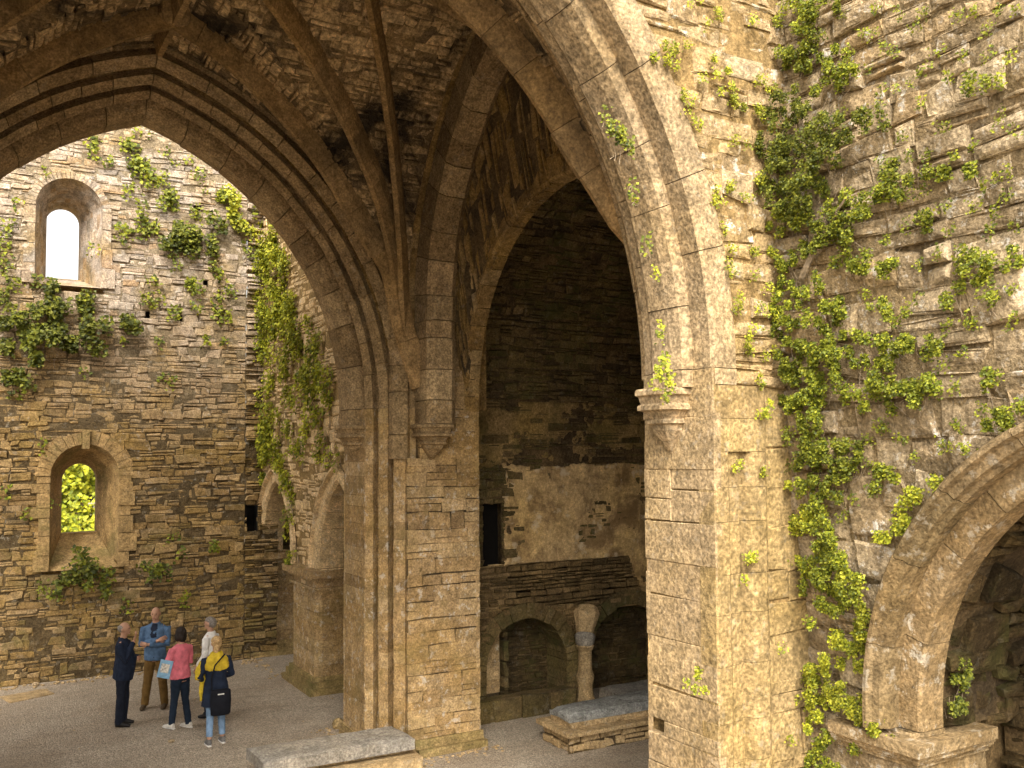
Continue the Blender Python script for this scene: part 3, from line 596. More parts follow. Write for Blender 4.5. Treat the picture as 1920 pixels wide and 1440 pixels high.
# ------------------------------------------------------------------ crossing piers
PX, PYN, PYS = 2.15, 14.0, 6.26      # arch centre lines
steps = [(5.35, 0., .46), (5.49, .46, .79), (5.69, .79, 1.09)]   # face x, distance from the arch centre line
def lintel(mb, f, u0, u1, v0, v1, **k): panel(mb, f, u0, u1, v0, v1, **k)
p1 = thing('crossing_pier', 'tall stepped ashlar pier in the middle, between the dark archway and the ivy arcade', 'pier', (6.2, 14, 0))
mb = MB()
kw = dict(rows=(.15, .27), lens=(.22, .62), gap=.005, bev=.005, prot=(-.005, .006), rough=.10, split=.10, wob=.03, mortar=-.022)
top = 6.6
FIL = [((-.45, 3.20), (-.57, 3.285)), ((-.66, 3.335), (-.80, 3.43)), ((-.89, 3.485), (-1.05, 3.60))]
def fillets(shift=0.):
    # three splayed fillets with deep hollows between them; (w, half span)
    out = []
    for (w0, h0), (w1, h1) in FIL:
        out.append([(w0, h0 + .012 + shift), (w0 - .012, h0 + shift), (w1 + .012, h1 - .012 + shift), (w1, h1 + shift), (w1 + .22, h1 + .24 + shift), (w0 + .22, h0 + .26 + shift)])
    return out
CORE = [(-.28, 3.20), (-.28, 3.42), (-1.0, 3.93), (-.3, 4.1), (.0, 3.6), (.0, 3.20)]
CORE = [(-.38, 3.36), (-.98, 3.79), (-.9, 4.0), (-.2, 3.7)]
flip = lambda P: [(-w, h) for w, h in P]
plan = lambda P: [(PX + h, PYN + w) for w, h in P]
jamb(mb, [(5.35, 13.57), (5.35, 14.43), (5.39, 14.48), (5.75, 14.48), (5.75, 13.54), (5.38, 13.54)], 0, 5.2, blk=(.17, .32), jit=.005)
for P in fillets(): jamb(mb, plan(P), 0, 5.2, blk=(.17, .32), jit=.005)
for P in fillets(): jamb(mb, plan(flip(P)), 0, 5.2, blk=(.2, .4))
jamb(mb, plan(CORE), 0, 5.2, blk=(.3, .5), jit=0); jamb(mb, plan(flip(CORE)), 0, 5.2, blk=(.3, .5), jit=0)
panel(mb, lambda u, v, w: (u, PYN - 1.09 - w + .012 * nz(u, v, 1, 2.), v), 5.77, 7.0, 0, 4.42, **{**kw, 'prot': (-.008, .010), 'rough': .18, 'gap': .007, 'split': .2})
panel(mb, lambda u, v, w: (u, PYN - 1.09 - w, v), 5.98, 7.0, 4.42, 5.2, **kw)
panel(mb, lambda u, v, w: (u, PYN - 1.085 - w, v), 6.05, 6.76, 5.2, 6.7, **kw)
panel(mb, lambda u, v, w: (7.0 + w, u, v), 12.91, 14.2, 0, 6.0, **kw)
panel(mb, lambda u, v, w: (u, PYN + 1.09 + w, v), 5.69, 7.0, 0, 5.2, **kw)
mb.box(5.82, 6.97, 12.94, 13.2, 0, 4.41, 1); mb.box(5.97, 6.97, 12.97, 15.05, 0, 6, 1); mb.box(5.5, 6, 13.65, 14.4, 0, 5.2, 1)
mb.build('shaft', [M['pier'], M['mortar']], p1)
b = MB()
for e, za, zb in ((.11, -.05, .12), (.05, .12, .24)):
    b.box(5.9, 7.0 + e * .7, 12.91 - e, 13.4, za, zb, j=.02)
    b.box(5.55, 5.95, 13.2 - e, 13.6, za, zb - .02, j=.02)
    b.box(5.35 - e * .5, 5.6, 13.55 - e * .5, 14.48 + e * .5, za, zb - .02, j=.02)
b.build('plinth', M['moss_stone'], p1)
# moulded corbel capital: half-octagon rings tapering to a point
def corbel(parent, place, half, ztop, mat, drop=.62, proj=.26):
    c = MB()
    prof = [(0., 1.), (.02, 1.06), (.055, 1.06), (.07, .96), (.13, .90), (.15, 1.0), (.185, 1.0), (.20, .80), (.26, .66), (.275, .72), (.30, .72), (.315, .58), (.36, .55), (drop, .05)]
    pl = [(-1, -.3), (-1, .55), (-.62, 1.), (.62, 1.), (1, .55), (1, -.3)]
    rings = []
    for dz, s in prof:
        rings.append([place(a * half * s, b * proj * s, ztop - dz) for a, b in pl])
    m = len(pl)
    vs = [p for r in rings for p in r]
    fs = [tuple(range(m))]
    for i in range(len(rings) - 1):
        for k in range(m): fs.append((i * m + k, i * m + (k + 1) % m, (i + 1) * m + (k + 1) % m, (i + 1) * m + k))
    c.add(vs, fs)
    return c.build('corbel', mat, parent)
corbel(p1, lambda a, b, z: (5.35 - b, PYN + a, z), .43, 4.95, M['arch'], .56, .22)
corbel(p1, lambda a, b, z: (6.16 + a, 12.91 - b, z), .27, 4.95, M['arch'], .54, .4)
# near pier
p2 = thing('crossing_pier', 'close smooth ashlar pier right of the dark archway, grey and ochre faced', 'pier', (6, 6.3, 0))
mb = MB()
k2 = dict(rows=(.28, .46), lens=(.4, .95), gap=.005, bev=.006, prot=(-.006, .006), rough=.08, split=.05, wob=.02, mortar=-.02)
notch = lambda v, va, vb: [(6.5, 6.74)] if 2.0 < v < 2.16 else []
panel(mb, lambda u, v, w: (5.35 - w, u, v), 5.80, 6.72, 0, 2.02, **k2)
panel(mb, lambda u, v, w: (5.35 - w, u, v), 5.80, 6.5, 2.02, 2.15, **{**k2, 'rows': (.13, .13)})
panel(mb, lambda u, v, w: (5.35 - w, u, v), 5.80, 6.72, 2.15, 5.2, **k2)
panel(mb, lambda u, v, w: (u, 6.72 + w, v), 5.35, 5.6, 0, 5.2, **k2)
panel(mb, lambda u, v, w: (5.6 - w, u, v), 6.72, 6.93, 0, 5.2, **k2)
panel(mb, lambda u, v, w: (5.66 - w, u, v), 6.93, 7.04, 0, 5.2, **k2)
panel(mb, lambda u, v, w: (u, 6.93 + w, v), 5.6, 5.66, 0, 5.2, **k2)
panel(mb, lambda u, v, w: (u, 7.04 + w, v), 5.66, 7.0, 0, 6.4, **k2)
mb.box(5.42, 6.9, 6.2, 6.45, 0, 5.2, 1); mb.box(5.42, 6.9, 6.0, 6.66, 2.2, 5.2, 1); mb.box(5.42, 6.9, 6.0, 6.66, 0, 1.98, 1); mb.box(5.63, 6.9, 6.5, 6.9, 0, 5.2, 1); mb.box(5.69, 6.95, 6.5, 7.01, 0, 6.6, 1)
mb.build('shaft', [M['pier_grey'], M['mortar_pale']], p2)
mb = MB()
k3 = dict(rows=(.2, .42), lens=(.3, .8), gap=.005, bev=.007, prot=(-.005, .005), rough=.10, split=.1, wob=.02, mortar=-.02)
zt = 5.05
sec = [(5.352, 6.0), (5.352, 5.815), (5.37, 5.80), (5.50, 5.80), (5.53, 5.825), (5.64, 5.83), (5.67, 5.875), (5.72, 5.875), (5.755, 5.81), (5.80, 5.79), (5.91, 5.79), (5.95, 5.81), (5.97, 5.85), (5.97, 6.0)]
jamb(mb, sec, 0, 4.5, blk=(.22, .5), jit=.004)
jamb(mb, [(5.352, 6.0), (5.352, 5.815), (5.37, 5.80), (5.93, 5.80), (5.97, 5.83), (5.97, 6.0)], 4.5, 5.06, blk=(.25, .3), jit=.003)
panel(mb, lambda u, v, w: (u, 5.83 - w + .02 * nz(u, v, 4, 1.2), v), 5.95, 6.6, 0, zt, **{**k3, 'lens': (.25, .7), 'prot': (-.012, .012), 'gap': .006, 'rough': .2})
mb.box(5.42, 6.6, 5.95, 6.2, 0, zt, 1); mb.box(5.98, 6.6, 5.87, 6.0, 0, zt, 1)
mb.build('buttress', [M['pier_warm'], M['mortar_pale']], p2)
corbel(p2, lambda a, b, z: (6.19 + a, 7.06 + b, z), .27, 4.95, M['arch'], .54, .4)
corbel(p2, lambda a, b, z: (5.35 - b, 6.33 + a, z), .245, 5.05, M['bright'], .56, .26)
# the two western piers, mostly outside the picture
for yc, lab in ((PYN, 'plain far western pier under the left foot of the shadowed arch'), (PYS, 'plain near western pier under the left foot of the bright arch')):
    mb = MB()
    for x, d0, d1 in steps:
        mb.box(-2.6, 2 * PX - x, yc - d1, yc + d1, 0, 5.2)
    p = thing('crossing_pier', lab, 'pier', (-2, yc, 0))
    mb.build('shaft', M['pier'], p)
# ------------------------------------------------------------------ arches of the crossing
N1 = Arch(3.05, 4.11, 5.2)
a1 = thing('crossing_arch', 'large shadowed pointed arch with stepped mouldings, framing the far wall and people', 'arch', (PX, PYN, 5.2))
pn = lambda x, w, z: (PX + x, PYN + w, z)
def profiles(sign=1):
    return {
     'inner_order': [(-.22, 3.5), (-.22, 3.17), (-.20, 3.13), (-.11, 3.05), (.27, 3.05), (.40, 3.17), (.40, 3.5)],
     'middle_order': [(-.46, 3.6), (-.46, 3.38), (.30, 3.38), (.30, 3.2), (.42, 3.2), (.46, 3.24), (.46, 3.6)],
     'third_order': [(-.79, 3.7), (-.79, 3.41), (-.77, 3.37), (-.70, 3.34), (-.63, 3.34), (-.62, 3.47), (-.475, 3.47), (-.465, 3.34), (-.44, 3.34), (-.44, 3.7)],
     'outer_order': [(-1.09, 3.95), (-1.09, 3.62), (-1.07, 3.57), (-1.02, 3.54), (-.94, 3.54), (-.93, 3.67), (-.80, 3.67), (-.79, 3.54), (-.77, 3.54), (-.77, 3.95)]}
for nm in ('inner_order', 'middle_order'):
    mb = MB()
    order(mb, N1, profiles()[nm], pn, z0=4.95 if nm == 'inner_order' else None, blk=(.4, .7))
    mb.build(nm, M['arch'], a1)
for P in fillets():
    mb = MB(); order(mb, N1, P, pn, blk=(.35, .65)); mb.build('splayed_order', M['arch'], a1)
mb = MB(); order(mb, N1, CORE, pn, blk=(.8, 1.2), jit=0, gap=0); mb.build('hollow', M['arch'], a1)
mb = MB()
for P in fillets(): order(mb, N1, flip(P), pn, blk=(.6, .9))
order(mb, N1, flip(CORE), pn, blk=(.8, 1.2), jit=0, gap=0)
mb.build('rear_order', M['arch'], a1)
mb = MB(); spandrel(mb, N1, 3.45, -.7, 1.05, 12.6, pn, outer=5.2)
mb.build('wall_above', M['splay'], a1)
# near arch, pale stone
N2 = Arch(3.05, 4.15, 5.2)
a2 = thing('crossing_arch', 'bright pale stone arch closest to the camera, springing from the smooth pier on the right', 'arch', (PX, PYS, 5.2))
ps = lambda x, w, z: (PX + x, PYS + w, z)
mb = MB()
order(mb, N2, [(-.22, 3.28), (-.22, 3.16), (-.19, 3.10), (-.08, 3.07), (.16, 3.07), (.30, 3.18), (.30, 3.28)], ps, z0=5.05, blk=(.5, .9), jit=.005, gap=.007)
mb.build('inner_order', M['bright'], a2)
mb = MB()
order(mb, N2, [(-.46, 3.46), (-.46, 3.235), (-.43, 3.2), (.43, 3.2), (.46, 3.24), (.46, 3.46)], ps, z0=5.06, blk=(.55, .95), jit=.005, gap=.007)
mb.build('outer_order', M['bright'], a2)
mb = MB()
for P in fillets(.06): order(mb, N2, flip(P), ps, blk=(.5, .8))
order(mb, N2, flip([(w, h + .06) for w, h in CORE]), ps, blk=(.8, 1.2), jit=0, gap=0)
mb.build('rear_order', M['arch'], a2)
# wall over the near arch
wo = thing('rubble_wall', 'ochre rubble wall strip rising above the pale arch, beside the ivy-covered right wall', 'wall', (5.9, 5.8, 5))
mb = MB()
def ow_holes(v, va, vb):
    x = N2.xat(v, -.37) if v < N2.zs + N2.rise + .37 else -1
    return [(-9, PX + x)] if x > 0 else [(-9, 3.2)] if v < 9.9 else []
panel(mb, lambda u, v, w: (u, 5.81 - w + .03 * nz(u, v, 7, 1.3), v), 2.15, 6.5, 5.05, 10.6, rows=(.12, .26), lens=(.18, .6), gap=.012, bev=.012, prot=(-.018, .016), rough=.5, holes=ow_holes, split=.25, wob=.09, grid=(4, 3), mortar=-.02, res=.06, mamp=.014)
mb.build('masonry', [M['wall_warm'], M['mortar_pale']], wo)
mb = MB(); spandrel(mb, N2, 3.44, -.38, .70, 12.6, ps, outer=4.4); spandrel(mb, N2, 3.70, .70, 1.05, 12.6, ps, outer=4.4)
mb.build('wall_core', M['wall_warm'], wo)
# arch into the chancel
CY = 10.05
N3 = Arch(2.88, 4.1, 6.5)
a3 = thing('crossing_arch', 'tall moulded archway leading into the dark chancel, right of the central pier', 'arch', (6, CY, 5))
pe = lambda x, w, z: (w, CY + (x if x > 0 else x * 1.05), z)
for poly in ([(5.60, 3.20), (5.60, 3.02), (5.61, 3.0), (5.70, 2.89), (5.72, 2.88), (5.79, 2.88), (5.80, 3.25)],
             [(5.78, 3.25), (5.78, 3.06), (6.0, 3.06), (6.0, 3.25)]):
    mb = MB(); order(mb, N3, poly, pe, z0=4.42, blk=(.35, .65)); mb.build('outer_order', M['arch'], a3)
mb = MB()
order(mb, N3, [(5.95, 3.0), (5.95, 2.56), (6.05, 2.45), (6.32, 2.45), (6.43, 2.56), (6.43, 3.0)], pe, z0=4.95, blk=(.35, .65))
mb.build('inner_order', M['arch'], a3)
# the throat of coarse rubble behind, closing down to a lower round arch
LOW = Arch(2.85, 2.75, 5.4)
mb = MB()
HI = Arch(2.68, 3.9, 6.5)
def throat(q, t, sd):
    # q along the arc, t from front to back
    xa, za = HI.pt(q); xb, zb = LOW.pt(q)
    e = t * t * (3 - 2 * t)
    x = xa * (1 - e) + xb * e; z = za * (1 - e) + zb * e
    return (6.40 + .42 * t, CY + sd * x, z)
for sd in (1, -1):
    fr = lambda u, v, w, sd=sd: tuple(Vector(throat(v / 4.6, u, sd)) + Vector((-w, -sd * w * .6, -w * .6)))
    panel(mb, fr, 0, 1, 0, 4.6, rows=(.09, .24), lens=(.12, .34), gap=.03, bev=.02, prot=(-.03, .04), rough=.7, split=.2, wob=0, mortar=-.01, res=.1, mamp=.02)
mb.build('rubble_throat', [M['splay'], M['mortar']], a3)
mb = MB()
order(mb, LOW, [(6.74, 3.2), (6.74, 2.88), (6.77, 2.85), (7.01, 2.85), (7.01, 3.2)], pe, z0=5.15, blk=(.22, .4), jit=.012)
mb.build('lower_arch', M['splay'], a3)
mb = MB(); spandrel(mb, N3, 3.03, 5.8, 6.9, 12.6, pe, outer=4.)
mb.build('wall_above', M['splay'], a3)
# western arch
a4 = thing('crossing_arch', 'western arch of the vault, beyond the left edge of the shadowed arch', 'arch', (-1.4, CY, 5))
pw = lambda x, w, z: (2 * PX - w, CY + x, z)
mb = MB()
order(mb, N3, [(5.69, 3.1), (5.69, 2.86), (5.74, 2.8), (6.0, 2.8), (6.0, 3.1)], pw, z0=5.2, blk=(.6, .9))
order(mb, N3, [(5.95, 2.9), (5.95, 2.48), (6.05, 2.37), (6.32, 2.37), (6.43, 2.48), (6.43, 2.9)], pw, z0=5.2, blk=(.6, .9))
spandrel(mb, N3, 2.95, 5.8, 6.9, 12.6, pw, outer=4.)
mb.build('mouldings', M['arch'], a4)
mb = MB()
panel(mb, lambda u, v, w: (-2.25 + w, u, v), 6.6, 14.6, 0, 10.6, rows=(.2, .35), lens=(.4, .9), gap=.015, prot=(-.02, .02), rough=.3, split=.1)
mb.build('added_light_stop', [M['chapel'], M['mortar']], a4)  # unseen infill, added to cut western light and bounce
# ------------------------------------------------------------------ rib vault
VF = Arch(3.62, 4.85, 5.2); VG = Arch(2.86, 4.15, 6.3)
def vz(x, y):
    dx = min(abs(x - PX), 3.6); dy = min(abs(y - CY), 2.84)
    return max(VF.zat(dx), VG.zat(dy))
va = thing('rib_vault', 'dark soot-stained rubble vault with chamfered stone ribs fanning up from the central pier', 'vault', (PX, CY, 5))
mb = MB()
LF_, LG_ = VF.length(), VG.length()
wk = dict(rows=(.07, .17), lens=(.12, .42), gap=.02, bev=.015, prot=(-.035, .03), rough=.6, split=.2, wob=.05, mortar=-.02, res=.14, mamp=.03)
def hole_g(v, va, vb):
    z = VG.pt(min(1, va / LG_))[1]; x = VF.xat(z) if z < VF.zs + VF.rise else -1
    return [(PX - x, PX + x)] if x > 0 else []
def hole_f(v, va, vb):
    z = VF.pt(min(1, va / LF_))[1]; x = VG.xat(z) if z < VG.zs + VG.rise else -1
    return [(CY - x, CY + x)] if x > 0 else []
for sd in (1, -1):
    def fg(u, v, w, sd=sd):
        y, z = VG.pt(max(0, min(1, v / LG_)), w); return (u, CY + sd * y, z)
    def ff(u, v, w, sd=sd):
        x, z = VF.pt(max(0, min(1, v / LF_)), w); return (PX + sd * x, u, z)
    panel(mb, fg, PX - 3.6, PX + 3.6, 0, LG_, holes=hole_g, **wk)
    panel(mb, ff, CY - 2.85, CY + 2.85, 0, LF_, holes=hole_f, **wk)
# backing shell above
nx, ny = 70, 60
X0, X1, Y0, Y1 = PX - 3.6, PX + 3.6, CY - 2.85, CY + 2.85
vs = [(X0 + (X1 - X0) * i / nx, Y0 + (Y1 - Y0) * j / ny, vz(X0 + (X1 - X0) * i / nx, Y0 + (Y1 - Y0) * j / ny) + .09) for j in range(ny + 1) for i in range(nx + 1)]
mb.add(vs, [(j * (nx + 1) + i, j * (nx + 1) + i + 1, (j + 1) * (nx + 1) + i + 1, (j + 1) * (nx + 1) + i) for j in range(ny) for i in range(nx)], 1)
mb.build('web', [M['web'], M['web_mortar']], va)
mb = MB(); mb.box(-2.6, 7., 6.4, 15, 12.6, 12.9); mb.build('sky_block_slab', M['mortar'], va)  # unseen slab, added to keep sky light out from above
def rib(p, q, wid=.15, dep=.27, n=60, lift=.0, low=0.):
    P = []
    for i in range(n + 1):
        t = i / n; x = p[0] + (q[0] - p[0]) * t; y = p[1] + (q[1] - p[1]) * t
        P.append(Vector((x, y, vz(x, y) + lift)))
    # carry the rib down the corner of the pier
    if low:
        e = P[0]; k_ = int(low / .1)
        P = [e + Vector((-(q[0] - p[0]) * .0, 0, -low + low * i / k_)) + Vector((q[0] - p[0], q[1] - p[1], 0)).normalized() * -.55 * (1 - i / k_) ** 1.4 for i in range(k_)] + P
        n = len(P) - 1
    # smooth the crease
    for _ in range(6):
        P = [P[0]] + [(P[i - 1] + P[i] * 2 + P[i + 1]) / 4 for i in range(1, n)] + [P[-1]]
    L = [0.]
    for i in range(n): L.append(L[-1] + (P[i + 1] - P[i]).length)
    def at(s):
        s = max(0, min(L[-1], s))
        for i in range(n):
            if s <= L[i + 1] + 1e-9:
                t = (s - L[i]) / max(L[i + 1] - L[i], 1e-9)
                return P[i].lerp(P[i + 1], t), (P[i + 1] - P[i]).normalized()
        return P[-1], (P[-1] - P[-2]).normalized()
    mb = MB()
    hd = Vector((q[0] - p[0], q[1] - p[1], 0)).normalized(); sdv = Vector((-hd.y, hd.x, 0))
    prof = [(-.5, .06), (-.5, -.10), (-.24, -dep), (.24, -dep), (.5, -.10), (.5, .06)]
    s = 0.
    while s < L[-1] - 1e-6:
        s2 = min(s + random.uniform(.45, .8), L[-1])
        if L[-1] - s2 < .25: s2 = L[-1]
        jj = random.uniform(-.005, .005); m = 4; rings = []
        for i in range(m + 1):
            c, t = at(s + .003 + (s2 - s - .006) * i / m)
            up = sdv.cross(t) * -1
            if up.z < 0: up = -up
            rings.append([c + sdv * (a * wid + jj) + up * (b + jj) for a, b in prof])
        k = len(prof); vv = [v for r in rings for v in r]; fs = []
        for i in range(m):
            for a in range(k): fs.append((i * k + a, i * k + (a + 1) % k, (i + 1) * k + (a + 1) % k, (i + 1) * k + a))
        fs += [tuple(range(k)), tuple(m * k + a for a in range(k))]
        mb.add(vv, fs); s = s2
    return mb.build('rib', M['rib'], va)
BN = (PX, CY + 1.75); BS = (PX, CY - 1.75); BE = (PX + 1.75, CY); BW = (PX - 1.75, CY)
for sx in (1, -1):
    for sy in (1, -1):
        c = (PX + sx * (3.44 if sy > 0 else 3.64), CY + (2.72 if sy > 0 else -2.84))
        lw = 1.7 if sy > 0 else 0.
        rib(c, (PX, CY), low=lw)
        rib((c[0] - sx * .03, c[1] + sy * .03), BN if sy > 0 else BS, low=lw)
        rib((c[0] + sx * .03, c[1] - sy * .03), BE if sx > 0 else BW, low=lw)
rib((PX, CY + 2.72), BN); rib(BN, (PX, CY)); rib((PX, CY), BS); rib(BE, (PX, CY)); rib((PX, CY), BW)
for b in (BN, BE, BW, (PX, CY)):
    mb = MB(); z = vz(*b)
    tube(mb, [(b[0], b[1], z + .05, .2), (b[0], b[1], z - .16, .2), (b[0], b[1], z - .22, .16), (b[0], b[1], z - .26, .08)], 10)
    mb.build('boss', M['rib'], va)
# ------------------------------------------------------------------ chancel seen through the archway
WY = 14.2
ch = thing('chancel_wall', 'dark chancel wall with a cream plaster patch above two low blind arches and a short column', 'wall', (9.5, WY, 0))
NI = [(8.6, .82), (10.85, .88)]
SL = (7.78, 8.15, 2.62, 3.66)
def ch_holes(v, va, vb):
    r = []
    for c, R in NI:
        zc = .78
        if v < zc + R + .1:
            x = R + .1 if v <= zc else math.sqrt(max((R + .1) ** 2 - (v - zc) ** 2, 0))
            r.append((c - x, c + x))
    if SL[2] < v < SL[3]: r.append(SL[:2])
    return r
fch = lambda u, v, w: (u, WY - w + .03 * nz(u, v, 9, .8), v)
mb = MB()
panel(mb, fch, 6.9, 13.6, 0, 1.7, rows=(.08, .16), lens=(.15, .45), gap=.02, prot=(-.04, .04), rough=.45, holes=ch_holes, split=.2)
panel(mb, fch, 6.9, 13.6, 4.2, 5.5, rows=(.06, .15), lens=(.2, .6), gap=.018, prot=(-.05, .06), rough=.4, split=.4)
panel(mb, fch, 6.9, 13.6, 2.56, 4.25, rows=(.08, .16), lens=(.12, .34), gap=.02, prot=(-.02, .03), rough=.5, holes=ch_holes)
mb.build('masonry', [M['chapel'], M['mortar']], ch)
mb = MB()
CV = Arch(4.07, 4.3, 5.45)
def fcv(sd):
    def f(u, v, w):
        x, z = CV.pt(v / 6.6); return (u, CY + sd * (x - w * .9), z - w * .3)
    return f
panel(mb, fcv(1), 6.9, 13.6, 0, 6.6, rows=(.06, .17), lens=(.12, .42), gap=.018, prot=(-.04, .05), rough=.55, split=.3, mortar=-.03, res=.12, mamp=.03)
panel(mb, fcv(-1), 6.9, 13.6, 0, 6.6, rows=(.3, .4), lens=(.6, 1.2), gap=.018, prot=(-.03, .03), rough=.3, split=0, mortar=-.05)
mb.box(13.4, 13.7, 5.9, 14.5, 0, 10, 0); mb.box(8.25, 13.5, WY - .005, WY + .3, 1.78, 5.6, 1); mb.box(6.9, 13.5, WY + .62, WY + .7, 0, 2.2, 1); mb.box(6.9, 8.25, WY + .32, WY + .4, 0, 5.6, 1)
mb.box(6.95, 13.7, 5.6, 14.6, 9.75, 10., 1)
mb.box(7.0, 9.3, 5.95, 6.1, 0, 5.6, 0); mb.box(10.9, 13.6, 5.95, 6.1, 0, 5.6, 0)  # unseen south wall, added to dim the chancel, gap left for light
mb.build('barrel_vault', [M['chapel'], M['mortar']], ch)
# thin dark coursing above the blind arches, ragged top
mb = MB()
panel(mb, lambda u, v, w: (u, WY - .05 - w, v), 7.0, 12.5, 1.0, 2.56, rows=(.06, .12), lens=(.12, .38), gap=.018, bev=.01, prot=(-.02, .02), rough=.3, holes=lambda v, a, b: ch_holes(v, a, b) + ([(10.85 + (2.6 - v) * .45, 13)] if v > 1.75 else []), split=.1)
mb.build('thin_coursing', [M['brickwork'], M['mortar_pale']], ch)
# plaster with an uneven edge
def feather_sheet(x0, x1, z0, z1, res, val, mat, name, y, bulge=.025):
    # a continuous coat that sinks between the stones where it has fallen away
    mb = MB(); nx = int((x1 - x0) / res); ny = int((z1 - z0) / res); vs = []
    for j in range(ny + 1):
        for i in range(nx + 1):
            x = x0 + (x1 - x0) * i / nx; z = z0 + (z1 - z0) * j / ny
            sink = max(0., min(.11, -val(x, z) * 1.1))
            vs.append((x, y + sink - bulge * (nz(x, z, 8, 1.1) + .4 * nz(x, z, 2, 4.) + .2 * nz(x, z, 2, 14.)), z))
    mb.add(vs, [(j * (nx + 1) + i, j * (nx + 1) + i + 1, (j + 1) * (nx + 1) + i + 1, (j + 1) * (nx + 1) + i) for j in range(ny) for i in range(nx) if not (SL[0] - .06 < x0 + (x1 - x0) * (i + .5) / nx < SL[1] + .03 and SL[2] - .04 < z0 + (z1 - z0) * (j + .5) / ny < SL[3] + .06)])
    return mb.build(name, mat, ch)
def kp(x, z):
    edge = .10 * nz(x, z, 3, 2.) + .05 * nz(x, z, 5, 7.) + .03 * nz(x, z, 1, 16.)
    return min(4.26 - z + edge * .7, x - 8.22 + edge * 1.3, (nz(x, z, 6, 2.0) + .7 * nz(x, z, 2, 5.) + .4 * nz(x, z, 9, 13.) + .86) * .25, max(z - 2.57, x - (10.85 + (2.6 - z) * .45) + edge))
feather_sheet(7.9, 13.2, 1.6, 4.45, .022, kp, M['plaster'], 'plaster', WY - .024)
def kq(x, z):
    n = nz(x, z * 1.2, 5.5, 1.0) + .5 * nz(x, z, 2.2, 2.6) + .35 * nz(x, z, 4, 8.) + .2 * nz(x, z, 4, 19.)
    return min(5.4 - z, (n - .02 - abs(z - 4.9) * .35) * .2)
feather_sheet(7.3, 12.5, 4.22, 5.46, .025, kq, M['plaster_dark'], 'plaster_remnant', WY - .03)
mb = MB(); mb.box(SL[0] - .05, SL[1] + .05, WY + .25, WY + .3, SL[2] - .1, SL[3] + .1); mb.build('slot_shade', M['black'], ch)  # black sheet painted as the shade within the slot
# blind arches
for c, R in NI:
    A = Arch(R, R, .78); mb = MB()
    order(mb, A, [(WY - .07, R + .27), (WY - .07, R), (WY + .6, R), (WY + .6, R + .27)], lambda x, w, z, c=c: (c + x, w, z), z0=.0, blk=(.1, .2), jit=.02, gap=.012)
    o = mb.build('blind_arch', M['chapel'], ch)
    mb = MB()
    panel(mb, lambda u, v, w: (u, WY + .56 - w, v), c - R, c + R, 0, .78 + R, rows=(.07, .13), lens=(.12, .3), gap=.02, prot=(-.03, .03), rough=.45)
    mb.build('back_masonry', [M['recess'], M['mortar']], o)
# bench of rough blocks at the foot
mb = MB()
panel(mb, lambda u, v, w: (u, 13.86 - w, v), 7.0, 9.45, 0, .36, rows=(.34, .36), lens=(.4, .9), gap=.02, prot=(-.02, .05), rough=.3, split=0)
mb.box(7.0, 9.45, 13.88, 14.2, 0, .34)
mb.build('bench', [M['chapel'], M['mortar']], ch)
# baluster-like column between the blind arches
mb = MB()
cp = [(-.05, .17), (.12, .17), (.14, .15), (.32, .135), (.5, .165), (.62, .125), (.95, .12), (1.0, .15), (1.04, .17), (1.07, .13)]
tube(mb, [(9.72, 13.98, z, r) for z, r in cp], 14)
col = mb.build('column', M['tombbase'], ch, smooth=False)
mb = MB(); tube(mb, [(9.72, 13.98, 1.02, .13), (9.72, 13.98, 1.1, .17), (9.73, 13.99, 1.22, .19), (9.74, 14.0, 1.26, .15)], 10)
mb.build('capital', M['slate'], col)
mb = MB(); tube(mb, [(9.74, 14.02, 1.24, .15), (9.77, 14.03, 1.4, .19), (9.82, 14.06, 1.6, .24), (9.85, 14.1, 1.68, .2)], 9)
mb.build('springer', M['tombbase'], col)
# ------------------------------------------------------------------ right wall with tomb arch
def wx(z):
    t = min(max((z - 1.7) / 3.8, 0), 1); t = t * t * (3 - 2 * t); return 6.45 - .25 * t
rw = thing('rubble_wall', 'rough grey rubble wall at right, overgrown with creeper and pierced by a moulded round arch', 'wall', (6.4, 4, 0))
RC, RR, RZ = 2.49, 2.27, 2.3
def rw_holes(v, va, vb):
    R = RR + .3
    if v < 2.2: return [(-9, RC + RR + .02)]
    if v < RZ: return [(-9, RC + R)]
    if v < RZ + R:
        x = math.sqrt(R * R - (v - RZ) ** 2); return [(RC - x, RC + x)]
    return []
frw = lambda u, v, w: (wx(v) - w + .10 * nz(u, v, 11, .7) + .05 * nz(u, v, 4, 1.9), u, v)
mb = MB()
com = dict(gap=.022, rough=.45, holes=rw_holes, wob=.05, mortar=-.03, res=.05, mamp=.022)
panel(mb, frw, -1., 5.84, 0, 4.0, rows=(.13, .34), lens=(.18, .6), bev=.018, prot=(-.03, .024), grid=(6, 4), split=.16, **com)
panel(mb, frw, -1., 5.86, 4.0, 6.2, rows=(.16, .38), lens=(.22, .75), bev=.022, prot=(-.026, .03), grid=(7, 4), split=.16, **com)
panel(mb, frw, -1., 5.9, 6.2, 10.2, rows=(.11, .27), lens=(.15, .5), bev=.016, prot=(-.022, .026), grid=(6, 4), split=.18, **com)
mb.build('masonry', [M['right'], M['right_mortar']], rw)
RA = Arch(RR, RR, RZ)
pr = lambda x, w, z: (w + wx(z) - 6.45, RC + x, z)
mb = MB(); order(mb, RA, [(6.50, 2.53), (6.50, 2.295), (6.52, RR), (6.78, RR), (6.78, 2.53)], pr, z0=2.26, blk=(.5, .9), jit=.006, gap=.008)
ar = mb.build('tomb_arch', M['right_dress'], rw)
mb = MB(); HA = Arch(2.58, 2.58, RZ)
